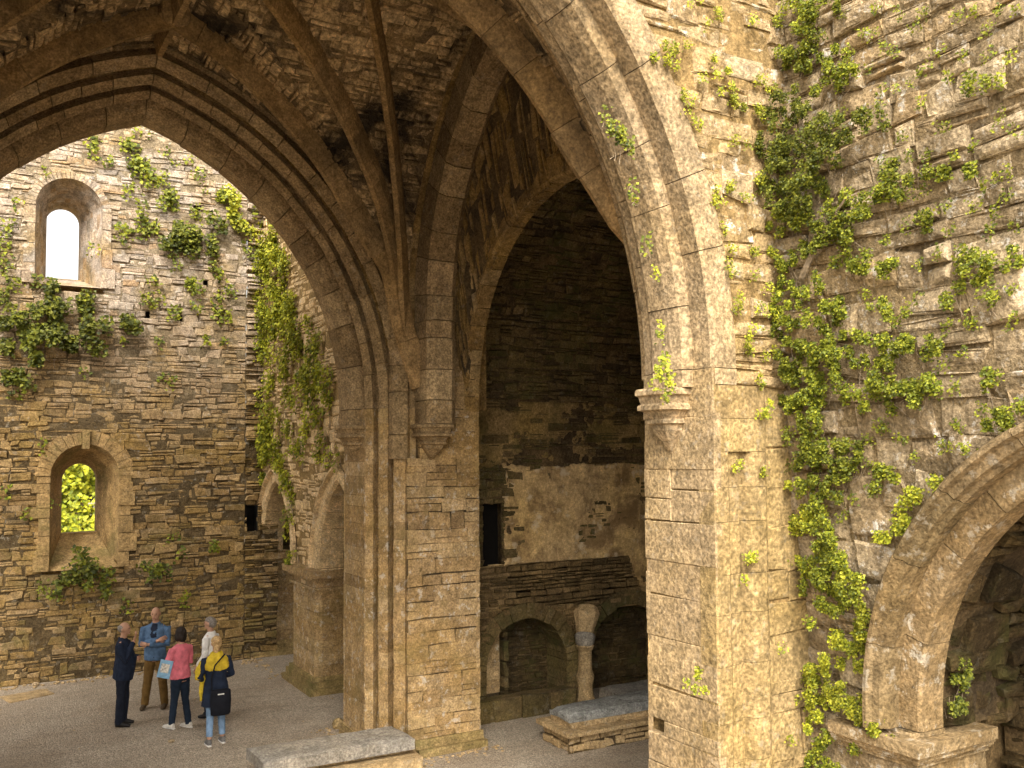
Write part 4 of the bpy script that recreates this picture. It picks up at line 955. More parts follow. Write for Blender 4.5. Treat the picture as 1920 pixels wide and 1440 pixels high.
for sd in (1,):
    order(mb, HA, [(6.55, 2.64), (6.29, 2.64), (6.25, 2.61), (6.25, 2.58), (6.30, 2.56), (6.31, 2.50), (6.36, 2.49), (6.38, 2.46), (6.55, 2.46)], pr, z0=2.56, blk=(.6, 1.), jit=.006, gap=.008)
mb.build('hood_mould', M['hood'], ar)
mb = MB()
def frs(u, v, w):
    a = v / RR; return (u, RC + (RR + .03 - w) * math.cos(a), RZ + (RR + .03 - w) * math.sin(a))
panel(mb, frs, 6.75, 8.2, -.05, PI * RR * .62, rows=(.12, .3), lens=(.2, .6), gap=.03, bev=.03, prot=(-.06, .08), rough=.7, grid=(3, 2), split=.2, wob=0)
panel(mb, lambda u, v, w: (7.85 - w + .12 * nz(u, v, 3, .9), u, v), -.2, 4.95, .0, 4.7, rows=(.12, .34), lens=(.2, .6), gap=.04, bev=.04, prot=(-.10, .10), rough=.7, grid=(4, 3), split=.25)
panel(mb, lambda u, v, w: (u, 4.84 - w + .06 * nz(u, v, 3, .9), v), 7.15, 7.9, 2.2, 4.7, rows=(.14, .3), lens=(.2, .4), gap=.03, bev=.03, prot=(-.06, .06), rough=.6, grid=(3, 2))
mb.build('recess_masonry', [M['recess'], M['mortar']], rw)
mb = MB()
panel(mb, lambda u, v, w: (u, RC + RR - w, v), 6.43, 7.3, 0, 2.16, rows=(.3, .5), lens=(.4, .8), gap=.01, bev=.012, prot=(-.01, .01), rough=.15, split=0, mortar=-.03)
mb.build('jamb', [M['right_dress'], M['mortar_pale']], rw)
mb = MB()
for e, za, zb in ((.035, 2.055, 2.09), (.06, 2.09, 2.115), (.085, 2.115, 2.14), (.10, 2.14, 2.165), (.12, 2.165, 2.26)):
    x0 = 6.40 - e; y0 = RC + RR - e
    mb.box(x0, 6.6, y0, 5.5, za, zb - .003, j=.003)
    mb.box(6.6, 7.28, y0, RC + RR + .1, za, zb - .003, j=.003)
mb.build('string_course', M['right_dress'], rw)
mb = MB(); mb.box(7.3, 9, 5.0, 5.9, 0, 10.2); mb.box(8.2, 8.6, -1, 5.2, 0, 10.2); mb.build('wall_core', M['mortar'], rw)
# ------------------------------------------------------------------ tomb slabs
t1 = thing('tomb_slab', 'long flat grey stone slab on a low base, in front of the central pier', 'tomb', (4.6, 12.9, 0))
def slab(mb, pts_top, z0, z1, bev=.02, nx=24, sub=.012):
    (x0, y0), (x1, y1), (x2, y2), (x3, y3) = pts_top
    ny = 10; vs = []; fs = []
    for j in range(ny + 1):
        for i in range(nx + 1):
            a = i / nx; b = j / ny
            x = (x0 * (1 - a) + x1 * a) * (1 - b) + (x3 * (1 - a) + x2 * a) * b
            y = (y0 * (1 - a) + y1 * a) * (1 - b) + (y3 * (1 - a) + y2 * a) * b
            e = (i in (0, nx)) or (j in (0, ny))
            vs.append((x + sub * nz(x, y, 1, 7.) * (1 if e else 0), y + sub * nz(x, y, 9, 7.) * (1 if e else 0), z1 - (bev if e else 0) + sub * nz(x, y, 3, 4.)))
    for j in range(ny):
        for i in range(nx): fs.append((j * (nx + 1) + i, j * (nx + 1) + i + 1, (j + 1) * (nx + 1) + i + 1, (j + 1) * (nx + 1) + i))
    per = [i for i in range(nx + 1)] + [j * (nx + 1) + nx for j in range(1, ny + 1)] + [ny * (nx + 1) + i for i in range(nx - 1, -1, -1)] + [j * (nx + 1) for j in range(ny - 1, 0, -1)]
    n0 = len(vs)
    mid = n0
    for k in per: vs.append((vs[k][0] + random.uniform(-.004, .004), vs[k][1] + random.uniform(-.004, .004), (z0 + z1) / 2))
    low = len(vs)
    for k in per: vs.append((vs[k][0], vs[k][1], z0))
    m = len(per)
    for k in range(m):
        fs.append((per[k], per[(k + 1) % m], mid + (k + 1) % m, mid + k)); fs.append((mid + k, mid + (k + 1) % m, low + (k + 1) % m, low + k))
    mb.add(vs, fs)
mb = MB(); slab(mb, [(3.52, 12.50), (5.68, 12.44), (5.64, 13.20), (3.50, 13.28)], .28, .45)
mb.build('slab', M['slate'], t1)
mb = MB(); mb.box(3.68, 5.62, 12.62, 13.16, 0, .285, j=.01); mb.box(3.6, 5.75, 12.32, 13.1, 0, .2, j=.012)
mb.build('base', M['tombbase'], t1)
t2 = thing('tomb_chest', 'tomb chest with blue grey tapered lid on a rough stone base, inside the dark archway', 'tomb', (9, 12.2, 0))
mb = MB()
# chest set slightly askew
rot = Matrix.Rotation(math.radians(-1.5), 4, 'Z')
def rt2(x, y, z): v = rot @ Vector((x - 7.85, y - 11.75, z)); return (v.x + 7.85, v.y + 11.75, v.z)
def rbox(mb, x0, x1, y0, y1, z0, z1, j=.01):
    k = MB(); k.box(x0, x1, y0, y1, z0, z1, 0, j); mb.add([rt2(*p) for p in k.v], k.f)
panel(mb, lambda u, v, w: rt2(u, 11.79 - w, v), 7.9, 10.6, 0, .27, rows=(.09, .15), lens=(.15, .45), gap=.02, prot=(-.03, .01), rough=.5)
panel(mb, lambda u, v, w: rt2(7.92 - w, u, v), 11.8, 12.62, 0, .27, rows=(.12, .15), lens=(.18, .35), gap=.02, prot=(-.03, .01), rough=.4)
rbox(mb, 7.97, 10.55, 11.86, 12.6, 0, .27)
cb = mb.build('chest', [M['tombbase'], M['mortar']], t2)
mb = MB(); rbox(mb, 7.84, 10.66, 11.72, 12.68, .27, .33); mb.build('rim', M['tombbase'], t2)
mb = MB(); panel(mb, lambda u, v, w: rt2(u, 11.90 - w, v), 8.0, 10.5, .33, .42, rows=(.08, .09), lens=(.08, .2), gap=.02, prot=(-.02, .02), rough=.5, split=0); rbox(mb, 8.02, 10.5, 11.92, 12.52, .33, .42)
mb.build('packing_stones', [M['tombbase'], M['mortar']], t2)
mb = MB(); k = MB(); slab(k, [(7.98, 11.93), (10.6, 11.84), (10.6, 12.62), (7.98, 12.50)], .42, .54, bev=.05)
mb.add([rt2(p[0], p[1], p[2] + max(0, (p[0] - 8.2)) * .012 + .03 * (1 - min(1, abs(p[1] - 12.22) / .3))) for p in k.v], k.f); mb.build('lid', M['lid'], t2)
t3 = thing('grave_slab', 'low grey grave slab lying behind the tomb chest, at the foot of the short column', 'slab', (11, 13.4, 0))
mb = MB(); slab(mb, [(9.9, 13.05), (12.6, 12.95), (12.6, 13.8), (9.9, 13.8)], .12, .34, bev=.03)
mb.build('slab', M['slate'], t3)
mb = MB(); mb.box(9.98, 12.6, 13.12, 13.78, -.02, .125); mb.build('base', M['tombbase'], t3)
def rock(name, label, cat, c, r, mat, seed, flat_=.6, group=None):
    mb = MB(); ball(mb, (0, 0, 0), 1, 1, 1, 9, 6)
    mb.v = [(c[0] + r * x * (1 + .35 * nz(x, y, z + seed, 1.3)), c[1] + r * y * (1 + .35 * nz(y, z, x + seed, 1.3)), c[2] + r * flat_ * (z + .6) * (1 + .2 * nz(z, x, y + seed, 1.5))) for x, y, z in mb.v]
    return tag(mb.build(name, mat, None, c), label, cat, group)
rock('loose_stone', 'small pale loose stone at the left foot of the central pier', 'stone', (5.44, 14.95, 0), .11, M['pier_warm'], 3, .9)
rock('pebble', 'white pebble on gravel close to the far wall, at the left edge', 'pebble', (1.35, 20.85, 0), .07, M['bright'], 5)
rock('pebble', 'pale flat pebble by the far wall, left of the man in navy', 'pebble', (2.52, 20.8, 0), .06, M['bright'], 7)
rock('pebble', 'tiny white pebble on gravel in front of the woman in pink', 'pebble', (2.93, 15.6, 0), .05, M['bright'], 9)
mb = MB(); slab(mb, [(.85, 19.6), (1.6, 19.9), (1.5, 20.4), (.7, 20.2)], -.02, .025, bev=.01, nx=10)
tag(mb.build('paving_stone', M['tombbase'], None, (1.2, 20, 0)), 'brown flat stone sunk in the gravel at the foot of the far wall', 'stone')
mb = MB()
def chip(x, y, r):
    k = MB(); ball(k, (0, 0, 0), 1, 1, 1, 6, 4); sd = random.random() * 50
    a = random.uniform(.7, 1.3); b = random.uniform(.7, 1.3)
    mb.add([(x + r * a * p[0] * (1 + .4 * nz(p[0], p[1], p[2] + sd, 1.2)), y + r * b * p[1] * (1 + .4 * nz(p[1], p[2], p[0] + sd, 1.2)), r * .55 * (p[2] + .5)) for p in k.v], k.f)
for _ in range(420):
    t = random.random(); d = abs(random.gauss(0, .16))
    if t < .5: chip(random.uniform(-1.5, 5.7), 20.92 - d, random.uniform(.012, .045))
    elif t < .62: chip(5.75 - d, random.uniform(18.9, 20.9), random.uniform(.012, .04))
    elif t < .78: chip(random.uniform(5.3, 7.2), 12.75 - d, random.uniform(.01, .035))
    elif t < .86: chip(5.28 - d, random.uniform(13.3, 15.0), random.uniform(.01, .035))
    else: chip(random.uniform(-1, 8), random.uniform(12, 20), random.uniform(.008, .02))
tag(mb.build('gravel', M['tombbase'], None, (2, 19, 0)), kind='stuff')
# ------------------------------------------------------------------ creepers
def leaf(mb, p, nrm, size):
    n = nrm.normalized()
    up = Vector((random.uniform(-1, 1), random.uniform(-1, 1), random.uniform(-1, .6)))
    a = (up - n * up.dot(n))
    if a.length < 1e-3: a = n.orthogonal()
    a.normalize(); b = n.cross(a)
    L = size; W = size * random.uniform(.38, .52); fo = size * random.uniform(.05, .2)
    p0 = p - a * L * .4; p1 = p + a * L * .6; m = p + n * -fo * .3
    l = p + b * W + n * fo - a * L * .08; r = p - b * W + n * fo - a * L * .08
    mb.add((p0, r, p1, l), ((0, 1, 2), (0, 2, 3)))
def clumps(mb, ents, f, nrm, size, dens, bulge=.10, droop=0., tuft=.0):
    for a0, b0, ra, rb in ents:
        area = PI * ra * rb
        cnt = max(7, int(area * dens * random.uniform(.8, 1.2)))
        # sub clumps give light and dark lumps
        nc = max(2, int(area / (size * size * 22)))
        cs = []
        for _ in range(nc):
            q = math.sqrt(random.random()) * .95; t = random.uniform(0, 2 * PI)
            cs.append((a0 + ra * q * math.cos(t), b0 + rb * q * math.sin(t), random.uniform(.0, bulge)))
        sr = size * random.uniform(1.5, 2.2)
        for _ in range(cnt):
            c = random.choice(cs)
            v = Vector([max(-1.5, min(1.5, random.gauss(0, 1))) for _ in range(3)]) * sr * .55
            u_ = c[0] + v.x; v_ = c[1] + v.y * (1 + droop * 2) - droop * abs(random.gauss(0, 1)) * sr
            w_ = max(.012, c[2] + v.z * .8 + size * .4)
            p = Vector(f(u_, v_, w_))
            leaf(mb, p, nrm + Vector((0, 0, .55)) + Vector((random.gauss(0, .5), random.gauss(0, .5), random.gauss(0, .5))), size * random.uniform(.65, 1.25))
NX = Vector((-1, 0, 0)); NYV = Vector((0, -1, 0))
fR = lambda u, v, w: (wx(v) - w + .10 * nz(u, v, 11, .7) + .05 * nz(u, v, 4, 1.9) - .02, u, v)
fF = lambda u, v, w: (u, FY - w + .05 * nz(u, v, 0, .35), v)
fI = lambda u, v, w: (IX - w, u, v)
fW = lambda u, v, w: (u, 5.80 - w, v)
def creeper(name, label, ents, f, nrm, size, dens, mat, bulge=.1, droop=0., kind=None, cat='creeper'):
    mb = MB(); clumps(mb, ents, f, nrm, size, dens, bulge, droop)
    e = ents[0]; c = f(e[0], e[1], 0)
    if kind is None:                                        # woody runners under the leaves
        ths = size * .10
        for a0, b0, ra, rb in ents:
            for _ in range(2):
                p0 = Vector((a0 + random.uniform(-ra, ra) * .7, b0 - rb * random.uniform(1.0, 1.5))); p1 = Vector((a0 + random.uniform(-ra, ra), b0 + random.uniform(-rb, rb) * 1.0))
                n = 7; pts = []
                for i in range(n + 1):
                    t = i / n; q = p0.lerp(p1, t)
                    wv = size * 1.6 * math.sin(t * PI)
                    pts.append((*f(q.x + wv * nz(q.x, q.y, a0 * 3, 4.), q.y + wv * nz(q.x, q.y, b0 * 5, 4.), .012 + ths), ths * (1.15 - .8 * t)))
                tube(mb, pts, 5, 1)
    o = mb.build(name, [M[mat], M['wood']], None, c)
    return tag(o, label, cat if kind is None else None, None, kind)
LR = {
'ivy_a': ('green creeper patch at the very top of the right wall, by the corner', 'leaf', .10),
'ivy_b': ('largest dark green creeper bush high on the right wall, above the bare stem', 'leaf_dark', .26),
'ivy_c': ('creeper spreading sideways across the right wall around the bare stem', 'leaf', .14),
'ivy_d': ('thick bright creeper in the wall corner, level with the carved corbel capital', 'leaf', .16),
'ivy_e': ('leafy creeper band running right from the corner across big blocks', 'leaf', .12),
'ivy_f': ('long hanging creeper strip in the corner beside the ochre pier, upper half', 'leaf', .14),
'ivy_g': ('bushy hanging creeper with tangled roots, left of the moulded hood of the round arch', 'leaf', .16),
'ivy_h': ('small creeper tufts on the ochre pier edge, left of the bushy hanging creeper', 'leaf_bright', .08),
'ivy_i': ('creeper trailing down the broken end of the hood mould', 'leaf_bright', .1),
'ivy_j': ('bright creeper heaped on the carved string course ledge', 'leaf_bright', .16),
'ivy_k': ('creeper hanging below the string course at the bottom edge', 'leaf', .08),
'ivy_l': ('small creeper growing on top of the hood mould of the round arch', 'leaf_bright', .08),
'ivy_m': ('dark creeper growing inside the round arch on the ledge corner', 'leaf_dark', .12),
'ivy_n': ('little creeper tuft on bare wall above the hood mould', 'leaf', .08),
'ivy_o': ('creeper clump with pale roots near the right edge, at mid height', 'leaf', .1),
'ivy_p': ('scattered creeper tufts along the upper courses of the right wall', 'leaf', .07),
'ivy_q': ('creeper clump above the round arch at the right edge', 'leaf', .1)}
for k, (lab, mat, bl) in LR.items():
    f = fR
    if k == 'ivy_m': f = lambda u, v, w: (6.75 + (4.75 - u) * .9 - w * .3, 4.78 - w, v)
    creeper('creeper', lab, [(a, b, ra * 1.15, rb * 1.15) for a, b, ra, rb in IV_RW[k]], f, NX if k != 'ivy_m' else Vector((-.5, -1, .3)), .025, 6400, mat, bl, .1)
creeper('weed_tufts', None, [(a, b, ra * 1.15, rb * 1.15) for a, b, ra, rb in IV_RWs], fR, NX, .024, 4200, 'leaf', .05, .1, kind='stuff')
creeper('weed_tufts', None, IV_FW, fW, NYV, .024, 4200, 'leaf_bright', .06, .1, kind='stuff')
# tufts rooted in the mouldings of the pale arch
def fA(u, v, w): return (u - .05 - w * .4, 6.03 - w * .8, v)
creeper('creeper', 'small leafy creeper rooted in the groove of the pale arch, above its corbel capital', IV_AR[:8], fA, Vector((-.6, -1, 0)), .032, 2300, 'leaf', .08, .15)
creeper('creeper', 'leafy sprig sitting on the carved corbel capital of the near pier', IV_AR[8:], fA, Vector((-.6, -1, 0)), .032, 2300, 'leaf_bright', .08, .15)
LF = {
'far_a': ('broad dark creeper mass on the far wall under the upper window', 'leaf_dark', .3),
'far_b': ('creeper on the sill of the upper window in the far wall', 'leaf_dark', .2),
'far_c': ('spreading creeper right of the upper window, middle of the far wall', 'leaf_dark', .2),
'far_d': ('bright creeper on the far wall just under the right side of the shadowed arch', 'leaf_bright', .2),
'far_e': ('creeper string below the apex of the shadowed arch, on the far wall', 'leaf', .14),
'far_f': ('little creeper clump above and right of the upper window', 'leaf', .12),
'far_g': ('creeper heap spilling from the sill of the lower window', 'leaf_dark', .22),
'far_h': ('small round creeper bush right of the lower window', 'leaf_dark', .16),
'far_i': ('thin arched creeper between the upper window and the spreading creeper', 'leaf', .12),
'far_j': ('small isolated creeper bush high on the far wall, right of upper window', 'leaf', .14)}
for k, (lab, mat, bl) in LF.items():
    creeper('creeper', lab, IV_FA[k], fF, NYV, .085, 800, mat, bl, .1)
creeper('weed_tufts', None, IV_FAs, fF, NYV, .075, 650, 'leaf', .08, .1, kind='stuff')
creeper('creeper', 'bright hanging creeper curtain covering the upper half of the ivy arcade wall', [(a, b, ra * .75, rb) for a, b, ra, rb in IV_IW[:28]], fI, NX, .075, 850, 'leaf_bright', .16, .5)
creeper('creeper', 'ragged creeper tails dangling over the two pointed chapel arches', [(a, b, ra * .6, rb) for a, b, ra, rb in IV_IW[28:]], fI, NX, .07, 850, 'leaf_bright', .12, .25)
# the bare stem
mb = MB()
pts = [(6.02, 5.05, 6.42), (6.08, 5.18, 6.33), (6.05, 5.30, 6.2), (6.07, 5.42, 6.05), (6.1, 5.5, 5.97)]
tube(mb, [(*p, .016 + .004 * i) for i, p in enumerate(pts)], 7)
tube(mb, [(6.02, 5.06, 6.42, .012), (6.0, 4.95, 6.5, .01), (6.03, 4.84, 6.53, .005)], 6)
tag(mb.build('bare_stem', M['wood'], None, pts[0]), 'bare pale curved stem sticking out of the dark creeper on the right wall', 'stem')
# ------------------------------------------------------------------ tree beyond the lower window
tr = thing('tree', 'sunlit yellow green tree seen through the lower window of the far wall', 'tree', (3.9, 39, 0))
mb = MB()
tube(mb, [(3.9, 39, -.1, .3), (3.85, 39, 1.5, .24), (4.0, 39, 3, .2), (4.2, 39.1, 5, .12), (4.3, 39.2, 6.5, .05)], 10)
for a, l in ((.3, 2.), (2.2, 2.2), (4., 1.8), (5.3, 2.1)):
    tube(mb, [(3.95, 39, 2.6, .1), (3.95 + math.cos(a) * l * .5, 39 + math.sin(a) * l * .5, 3.6, .07), (3.95 + math.cos(a) * l, 39 + math.sin(a) * l, 4.6, .03)], 7)
mb.build('trunk', M['wood'], tr)
mb = MB()
for _ in range(150):
    c = Vector((3.9 + random.gauss(0, 1.4), 39 + random.gauss(0, .9), 3.8 + random.gauss(0, 1.5)))
    if c.z > 7.5 or c.z < .8: continue
    for _ in range(80):
        d = Vector((random.gauss(0, 1), random.gauss(0, 1), random.gauss(0, 1))).normalized() * random.uniform(.15, .55)
        leaf(mb, c + d, d + Vector((0, -.5, .5)), random.uniform(.13, .24))
mb.build('crown', M['leaf_tree'], tr)
sh = MB()
for i in range(150):
    c = Vector((random.uniform(0, 8), random.uniform(36.3, 37.6), random.uniform(.2, 2.9)))
    for _ in range(60):
        d = Vector((random.gauss(0, 1), random.gauss(0, 1), random.gauss(0, .8))).normalized() * random.uniform(.2, .5)
        leaf(sh, c + d, d + Vector((0, -.5, .5)), random.uniform(.13, .22))
tag(sh.build('hedge', M['leaf_tree'], None, (4, 37, 0)), 'bright green hedge seen low through the lower window, in front of the tree', 'hedge')
# ------------------------------------------------------------------ people
def cloth(name, col, var=.25, weave=60., bump=.25):
    return flat(name, col, .85, var, weave * .2, bump, .15)
def skin_mat(): return flat('skin', (.42, .235, .15), .55, .12, 9., .05, .35)
MS = skin_mat()
MD = flat('dark eye', (.02, .015, .012), .4)
ML = flat('lips', (.30, .11, .09), .5)
def remesh(mb, name, mats, parent, voxel=.011, smooth=3, wrinkle=0., world=None):
    """fuse overlapping limbs into one skin, then link as one mesh"""
    me = bpy.data.meshes.new(name); me.from_pydata(mb.v, [], mb.f); me.update()
    ob = bpy.data.objects.new(name, me); COL.objects.link(ob)
    m = ob.modifiers.new('r', 'REMESH'); m.mode = 'VOXEL'; m.voxel_size = voxel
    s = ob.modifiers.new('s', 'SMOOTH'); s.factor = .5; s.iterations = smooth
    dg = bpy.context.evaluated_depsgraph_get()
    ev = ob.evaluated_get(dg)
    nm = bpy.data.meshes.new_from_object(ev)
    ob.modifiers.clear(); ob.data = nm; nm.name = name
    bpy.data.meshes.remove(me)
    if wrinkle:
        for v in nm.vertices:
            c = v.co
            d = wrinkle * (nz(c.x * 1.3, c.y * 1.3, c.z * 1.0, 17.) + .6 * nz(c.x, c.y, c.z * 2.2 + c.x * 2, 30.))
            v.co = c + v.normal * d
    nm.materials.clear()
    for mt in mats: nm.materials.append(mt)
    nm.polygons.foreach_set('use_smooth', [True] * len(nm.polygons))
    ob.parent = parent
    return ob
def join_extra(ob, mb, mat):
    """adds small closed pieces (fingers, eyes) to a finished mesh"""
    bm = bmesh.new(); bm.from_mesh(ob.data)
    ob.data.materials.append(mat); mi = len(ob.data.materials) - 1
    vs = [bm.verts.new(v) for v in mb.v]
    for f in mb.f:
        try:
            fc = bm.faces.new([vs[i] for i in f]); fc.material_index = mi; fc.smooth = True
        except ValueError: pass
    bm.to_mesh(ob.data); bm.free()
def hand(mb, wrist, direction, palm_n, sd):
    """palm, thumb from its side and four fingers of different length, slightly curled"""
    d = Vector(direction).normalized(); n = Vector(palm_n); n = (n - d * n.dot(d)).normalized(); s = d.cross(n) * sd
    w = Vector(wrist)
    tube(mb, [(*(w), .026, .018), (*(w + d * .04), .038, .016), (*(w + d * .085), .04, .014)], 8, side=s)
    for i, (off, L) in enumerate(((-.030, .062), (-.010, .075), (.010, .080), (.030, .070))):
        b = w + d * .08 + s * off
        m = b + d * L * .5 + n * .008; t = b + d * L * .9 + n * .030
        tube(mb, [(*b, .0095), (*m, .0088), (*t, .0065)], 6)
    b = w + d * .025 + s * .034; m = b + d * .03 + s * .022 + n * .01; t = m + d * .032 + n * .014
    tube(mb, [(*b, .012), (*m, .010), (*t, .007)], 6)
def person(label, loc, height, face, skin, arms, legs=None, belly=0., head_turn=0., bald=False, top=None, lower=None, shoes=None, hair=None, fem=False, lean=0., neckband=None):
    """built facing -Y at 1.75 m, then turned and scaled"""
    root_loc = Vector(loc)
    B = MB()
    sw = .185 if fem else .205
    legs = legs or [((.10, -.01, .50), (.105, .02, .09)), ((-.10, -.01, .50), (-.105, .02, .09))]
    hw = .17 if fem else .165
    tube(B, [(0, 0, .82, hw * .8, .10), (0, 0, .93, hw, .118), (0, -.01 - belly * .6, 1.06, .138 if fem else .15, .10 + belly), (0, -.015 - belly * .3, 1.22, .152, .108 + belly * .5), (0, -.005, 1.34, .17, .108), (0, .005, 1.43, .14, .08), (0, .005, 1.47, .07, .06)], 14)
    tube(B, [(0, .01, 1.42, .062), (0, -.008, 1.52, .054), (0, -.02, 1.58, .056)], 10)
    ht = Matrix.Rotation(head_turn, 4, 'Z')
    def hd(x, y, z): v = ht @ Vector((x, y, 0)); return (v.x, v.y - .015, z)
    H0 = MB()
    ball(H0, (0, 0, 1.655), .074, .094, .102, 14, 10)
    ball(H0, (0, -.035, 1.60), .056, .058, .062, 12, 8)
    ball(H0, (0, -.096, 1.632), .013, .022, .022, 8, 6)          # nose
    ball(H0, (0, -.082, 1.672), .05, .018, .012, 8, 6)           # brow
    for sx in (1, -1): ball(H0, (sx * .076, .008, 1.638), .012, .022, .032, 8, 6)   # ears
    ball(H0, (0, -.085, 1.563), .022, .02, .016, 8, 6)
    B.add([hd(*p) for p in H0.v], H0.f)
    for i, (kn, an) in enumerate(legs):
        sx = 1 if kn[0] > 0 else -1
        tube(B, [(sx * .085, 0, .93, .085, .095), (sx * .09, -.01, .80, .085, .09), (*((Vector((sx * .09, 0, .8)) + Vector(kn)) / 2), .068, .072), (*kn, .052, .056), (*((Vector(kn) * .6 + Vector(an) * .4)), .052, .058), (*an, .034, .038), (an[0], an[1], .04, .034, .038)], 10)
    for (el, wr, hdir, pn, side) in arms:
        sh = Vector((side * sw, .0, 1.385))
        tube(B, [(side * .12, 0, 1.41, .05), (*sh, .053), (*(sh.lerp(Vector(el), .5)), .046), (*el, .039), (*(Vector(el).lerp(Vector(wr), .45)), .036), (*wr, .026)], 10)
    face_v = Vector(face).normalized()
    rz = math.atan2(face_v.x, -face_v.y)
    body = remesh(B, 'person', [skin], None, .0095, 2)
    X = MB()
    for (el, wr, hdir, pn, side) in arms: hand(X, wr, hdir, pn, side)
    join_extra(body, X, skin)
    E_ = MB(); F_ = MB()
    for sx in (1, -1): ball(F_, (sx * .030, -.088, 1.652), .011, .008, .007, 8, 6)
    E_.add([hd(*p) for p in F_.v], F_.f); join_extra(body, E_, MD)
    E_ = MB(); F_ = MB(); ball(F_, (0, -.093, 1.583), .022, .008, .006, 8, 6)
    E_.add([hd(*p) for p in F_.v], F_.f); join_extra(body, E_, ML)
    tag(body, label, 'person', 'visitors standing in a circle')
    # trousers
    T = MB()
    tube(T, [(0, 0, .84, hw * .86, .118), (0, 0, .94, hw + .014, .134), (0, -.008 - belly * .4, 1.03, hw - .002, .122 + belly * .7)], 14)
    lw = 1. if fem else 1.22
    hem = lower.get('hem', .06)
    for kn, an in legs:
        sx = 1 if kn[0] > 0 else -1
        an2 = Vector(kn).lerp(Vector(an), (kn[2] - hem) / (kn[2] - an[2]))
        tube(T, [(sx * .085, 0, .94, .09, .105), (sx * .09, -.008, .80, .094, .102), (*((Vector((sx * .09, 0, .8)) + Vector(kn)) / 2), .078 * (1 + (lw - 1) * .4), .082), (*kn, .062 * lw, .066 * lw), (*(Vector(kn).lerp(an2, .5)), .06 * lw, .064 * lw), (*an2, .052 * lw, .056 * lw)], 12)
    remesh(T, 'trousers', [lower['mat']], body, .011, 2, .006)
    # jacket or shirt
    J = MB(); hz = top.get('hem', .88); bl = top.get('flare', 1.)
    th = .016
    pts = [(0, 0, hz, (hw + .028) * bl, (.14 + th * .5) * bl + belly * .4), (0, -.005 - belly * .5, 1.0, hw + .022, .134 + belly * .85), (0, -.012 - belly * .6, 1.08, (.15 if fem else .164) + th, .112 + th + belly), (0, -.015 - belly * .3, 1.22, .158 + th, .112 + th + belly * .5), (0, -.005, 1.34, .182 + th * .6, .118 + th), (0, .005, 1.425, .168, .104), (0, .005, 1.475, .08, .074)]
    tube(J, pts, 16)
    for (el, wr, hdir, pn, side) in arms:
        sh = Vector((side * (sw - .004), .0, 1.385)); wr2 = Vector(el).lerp(Vector(wr), top.get('sleeve', .9))
        tube(J, [(side * .10, 0, 1.405, .068), (*sh, .068), (*(sh.lerp(Vector(el), .5)), .060), (*el, .054), (*(Vector(el).lerp(wr2, .5)), .050), (*wr2, .042)], 12)
    if top.get('collar'):
        tube(J, [(0, .012, 1.45, .082, .075), (0, .005, 1.50, .075, .07)], 12)
    remesh(J, top['name'], [top['mat']], body, .011, 2, .007)
    # shoes
    for kn, an in legs:
        Sx = MB(); fx = an[0] * 1.05
        tube(Sx, [(fx, an[1] + .06, .055, .036, .05), (fx, an[1] + .0, .06, .042, .056), (fx, an[1] - .07, .045, .046, .042), (fx, an[1] - .14, .032, .045, .032), (fx, an[1] - .19, .028, .03, .022)], 10, side=(1, 0, 0))
        tube(Sx, [(fx, an[1] + .01, .05, .044), (fx, an[1] + .015, .115, .042)], 10)
        so = remesh(Sx, 'shoe', [shoes['mat']], body, .009, 1)
        if shoes.get('sole'):
            K = MB()
            tube(K, [(fx, an[1] + .075, .014, .034, .014), (fx, an[1], .014, .046, .014), (fx, an[1] - .11, .014, .05, .014), (fx, an[1] - .205, .014, .028, .014)], 10, side=(1, 0, 0))
            k = K.build('sole', shoes['sole'], None); k.parent = so
    if hair:
        Hh = MB(); kind = hair['kind']
        if kind == 'bob':
            ball(Hh, (0, .014, 1.672), .094, .108, .104, 12, 8); ball(Hh, (0, .045, 1.60), .092, .07, .10, 12, 8)
            for sx in (1, -1): ball(Hh, (sx * .07, .0, 1.605), .030, .062, .09, 10, 7)
        elif kind == 'tied':
            ball(Hh, (0, .014, 1.672), .086, .103, .099, 12, 8); ball(Hh, (0, .055, 1.625), .066, .055, .075, 10, 7)
            ball(Hh, (.01, .115, 1.70), .05, .045, .045, 10, 7); ball(Hh, (.02, .09, 1.56), .045, .035, .07, 9, 7)
        else:
            e = .006 if kind == 'thin' else .012
            ball(Hh, (0, .03, 1.655), .076 + e, .080 + e, .072 if kind == 'thin' else .094, 12, 8)
            if kind == 'short': ball(Hh, (0, -.005, 1.70), .070, .088, .062, 12, 8)
        q = MB(); q.add([hd(*p) for p in Hh.v], Hh.f)
        ho = remesh(q, 'hair', [hair['mat']], body, .010, 1, .008)
    sc = height / 1.75
    body.location = root_loc; body.rotation_euler = (0, 0, rz); body.scale = (sc, sc, sc)
    return body
RTV = Vector((.8616, -.5075, 0)); VV = Vector((.5075, .8616, 0))
navy = cloth('navy cloth', (.012, .018, .035)); navy2 = cloth('navy trousers', (.010, .013, .022))
denim = cloth('denim jacket', (.075, .13, .22), .35); brown = cloth('brown trousers', (.13, .075, .022))
pink = cloth('pink cardigan', (.62, .16, .20)); blackblue = cloth('dark jeans', (.012, .02, .035))
white = cloth('white shirt', (.70, .68, .64)); jeans = cloth('light jeans', (.16, .25, .38), .3)
mustard = cloth('mustard scarf', (.50, .36, .03), .3); blackc = cloth('black cloth', (.008, .009, .013))
tshirt = cloth('dark tee', (.016, .022, .04))
s_brown = flat('brown shoe leather', (.06, .04, .022), .6); s_black = flat('black shoe leather', (.012, .011, .011), .55)
s_white = flat('pale trainer', (.52, .49, .44), .7); s_grey = flat('grey trainer', (.12, .115, .11), .7); sole = flat('white sole', (.6, .58, .54), .7)
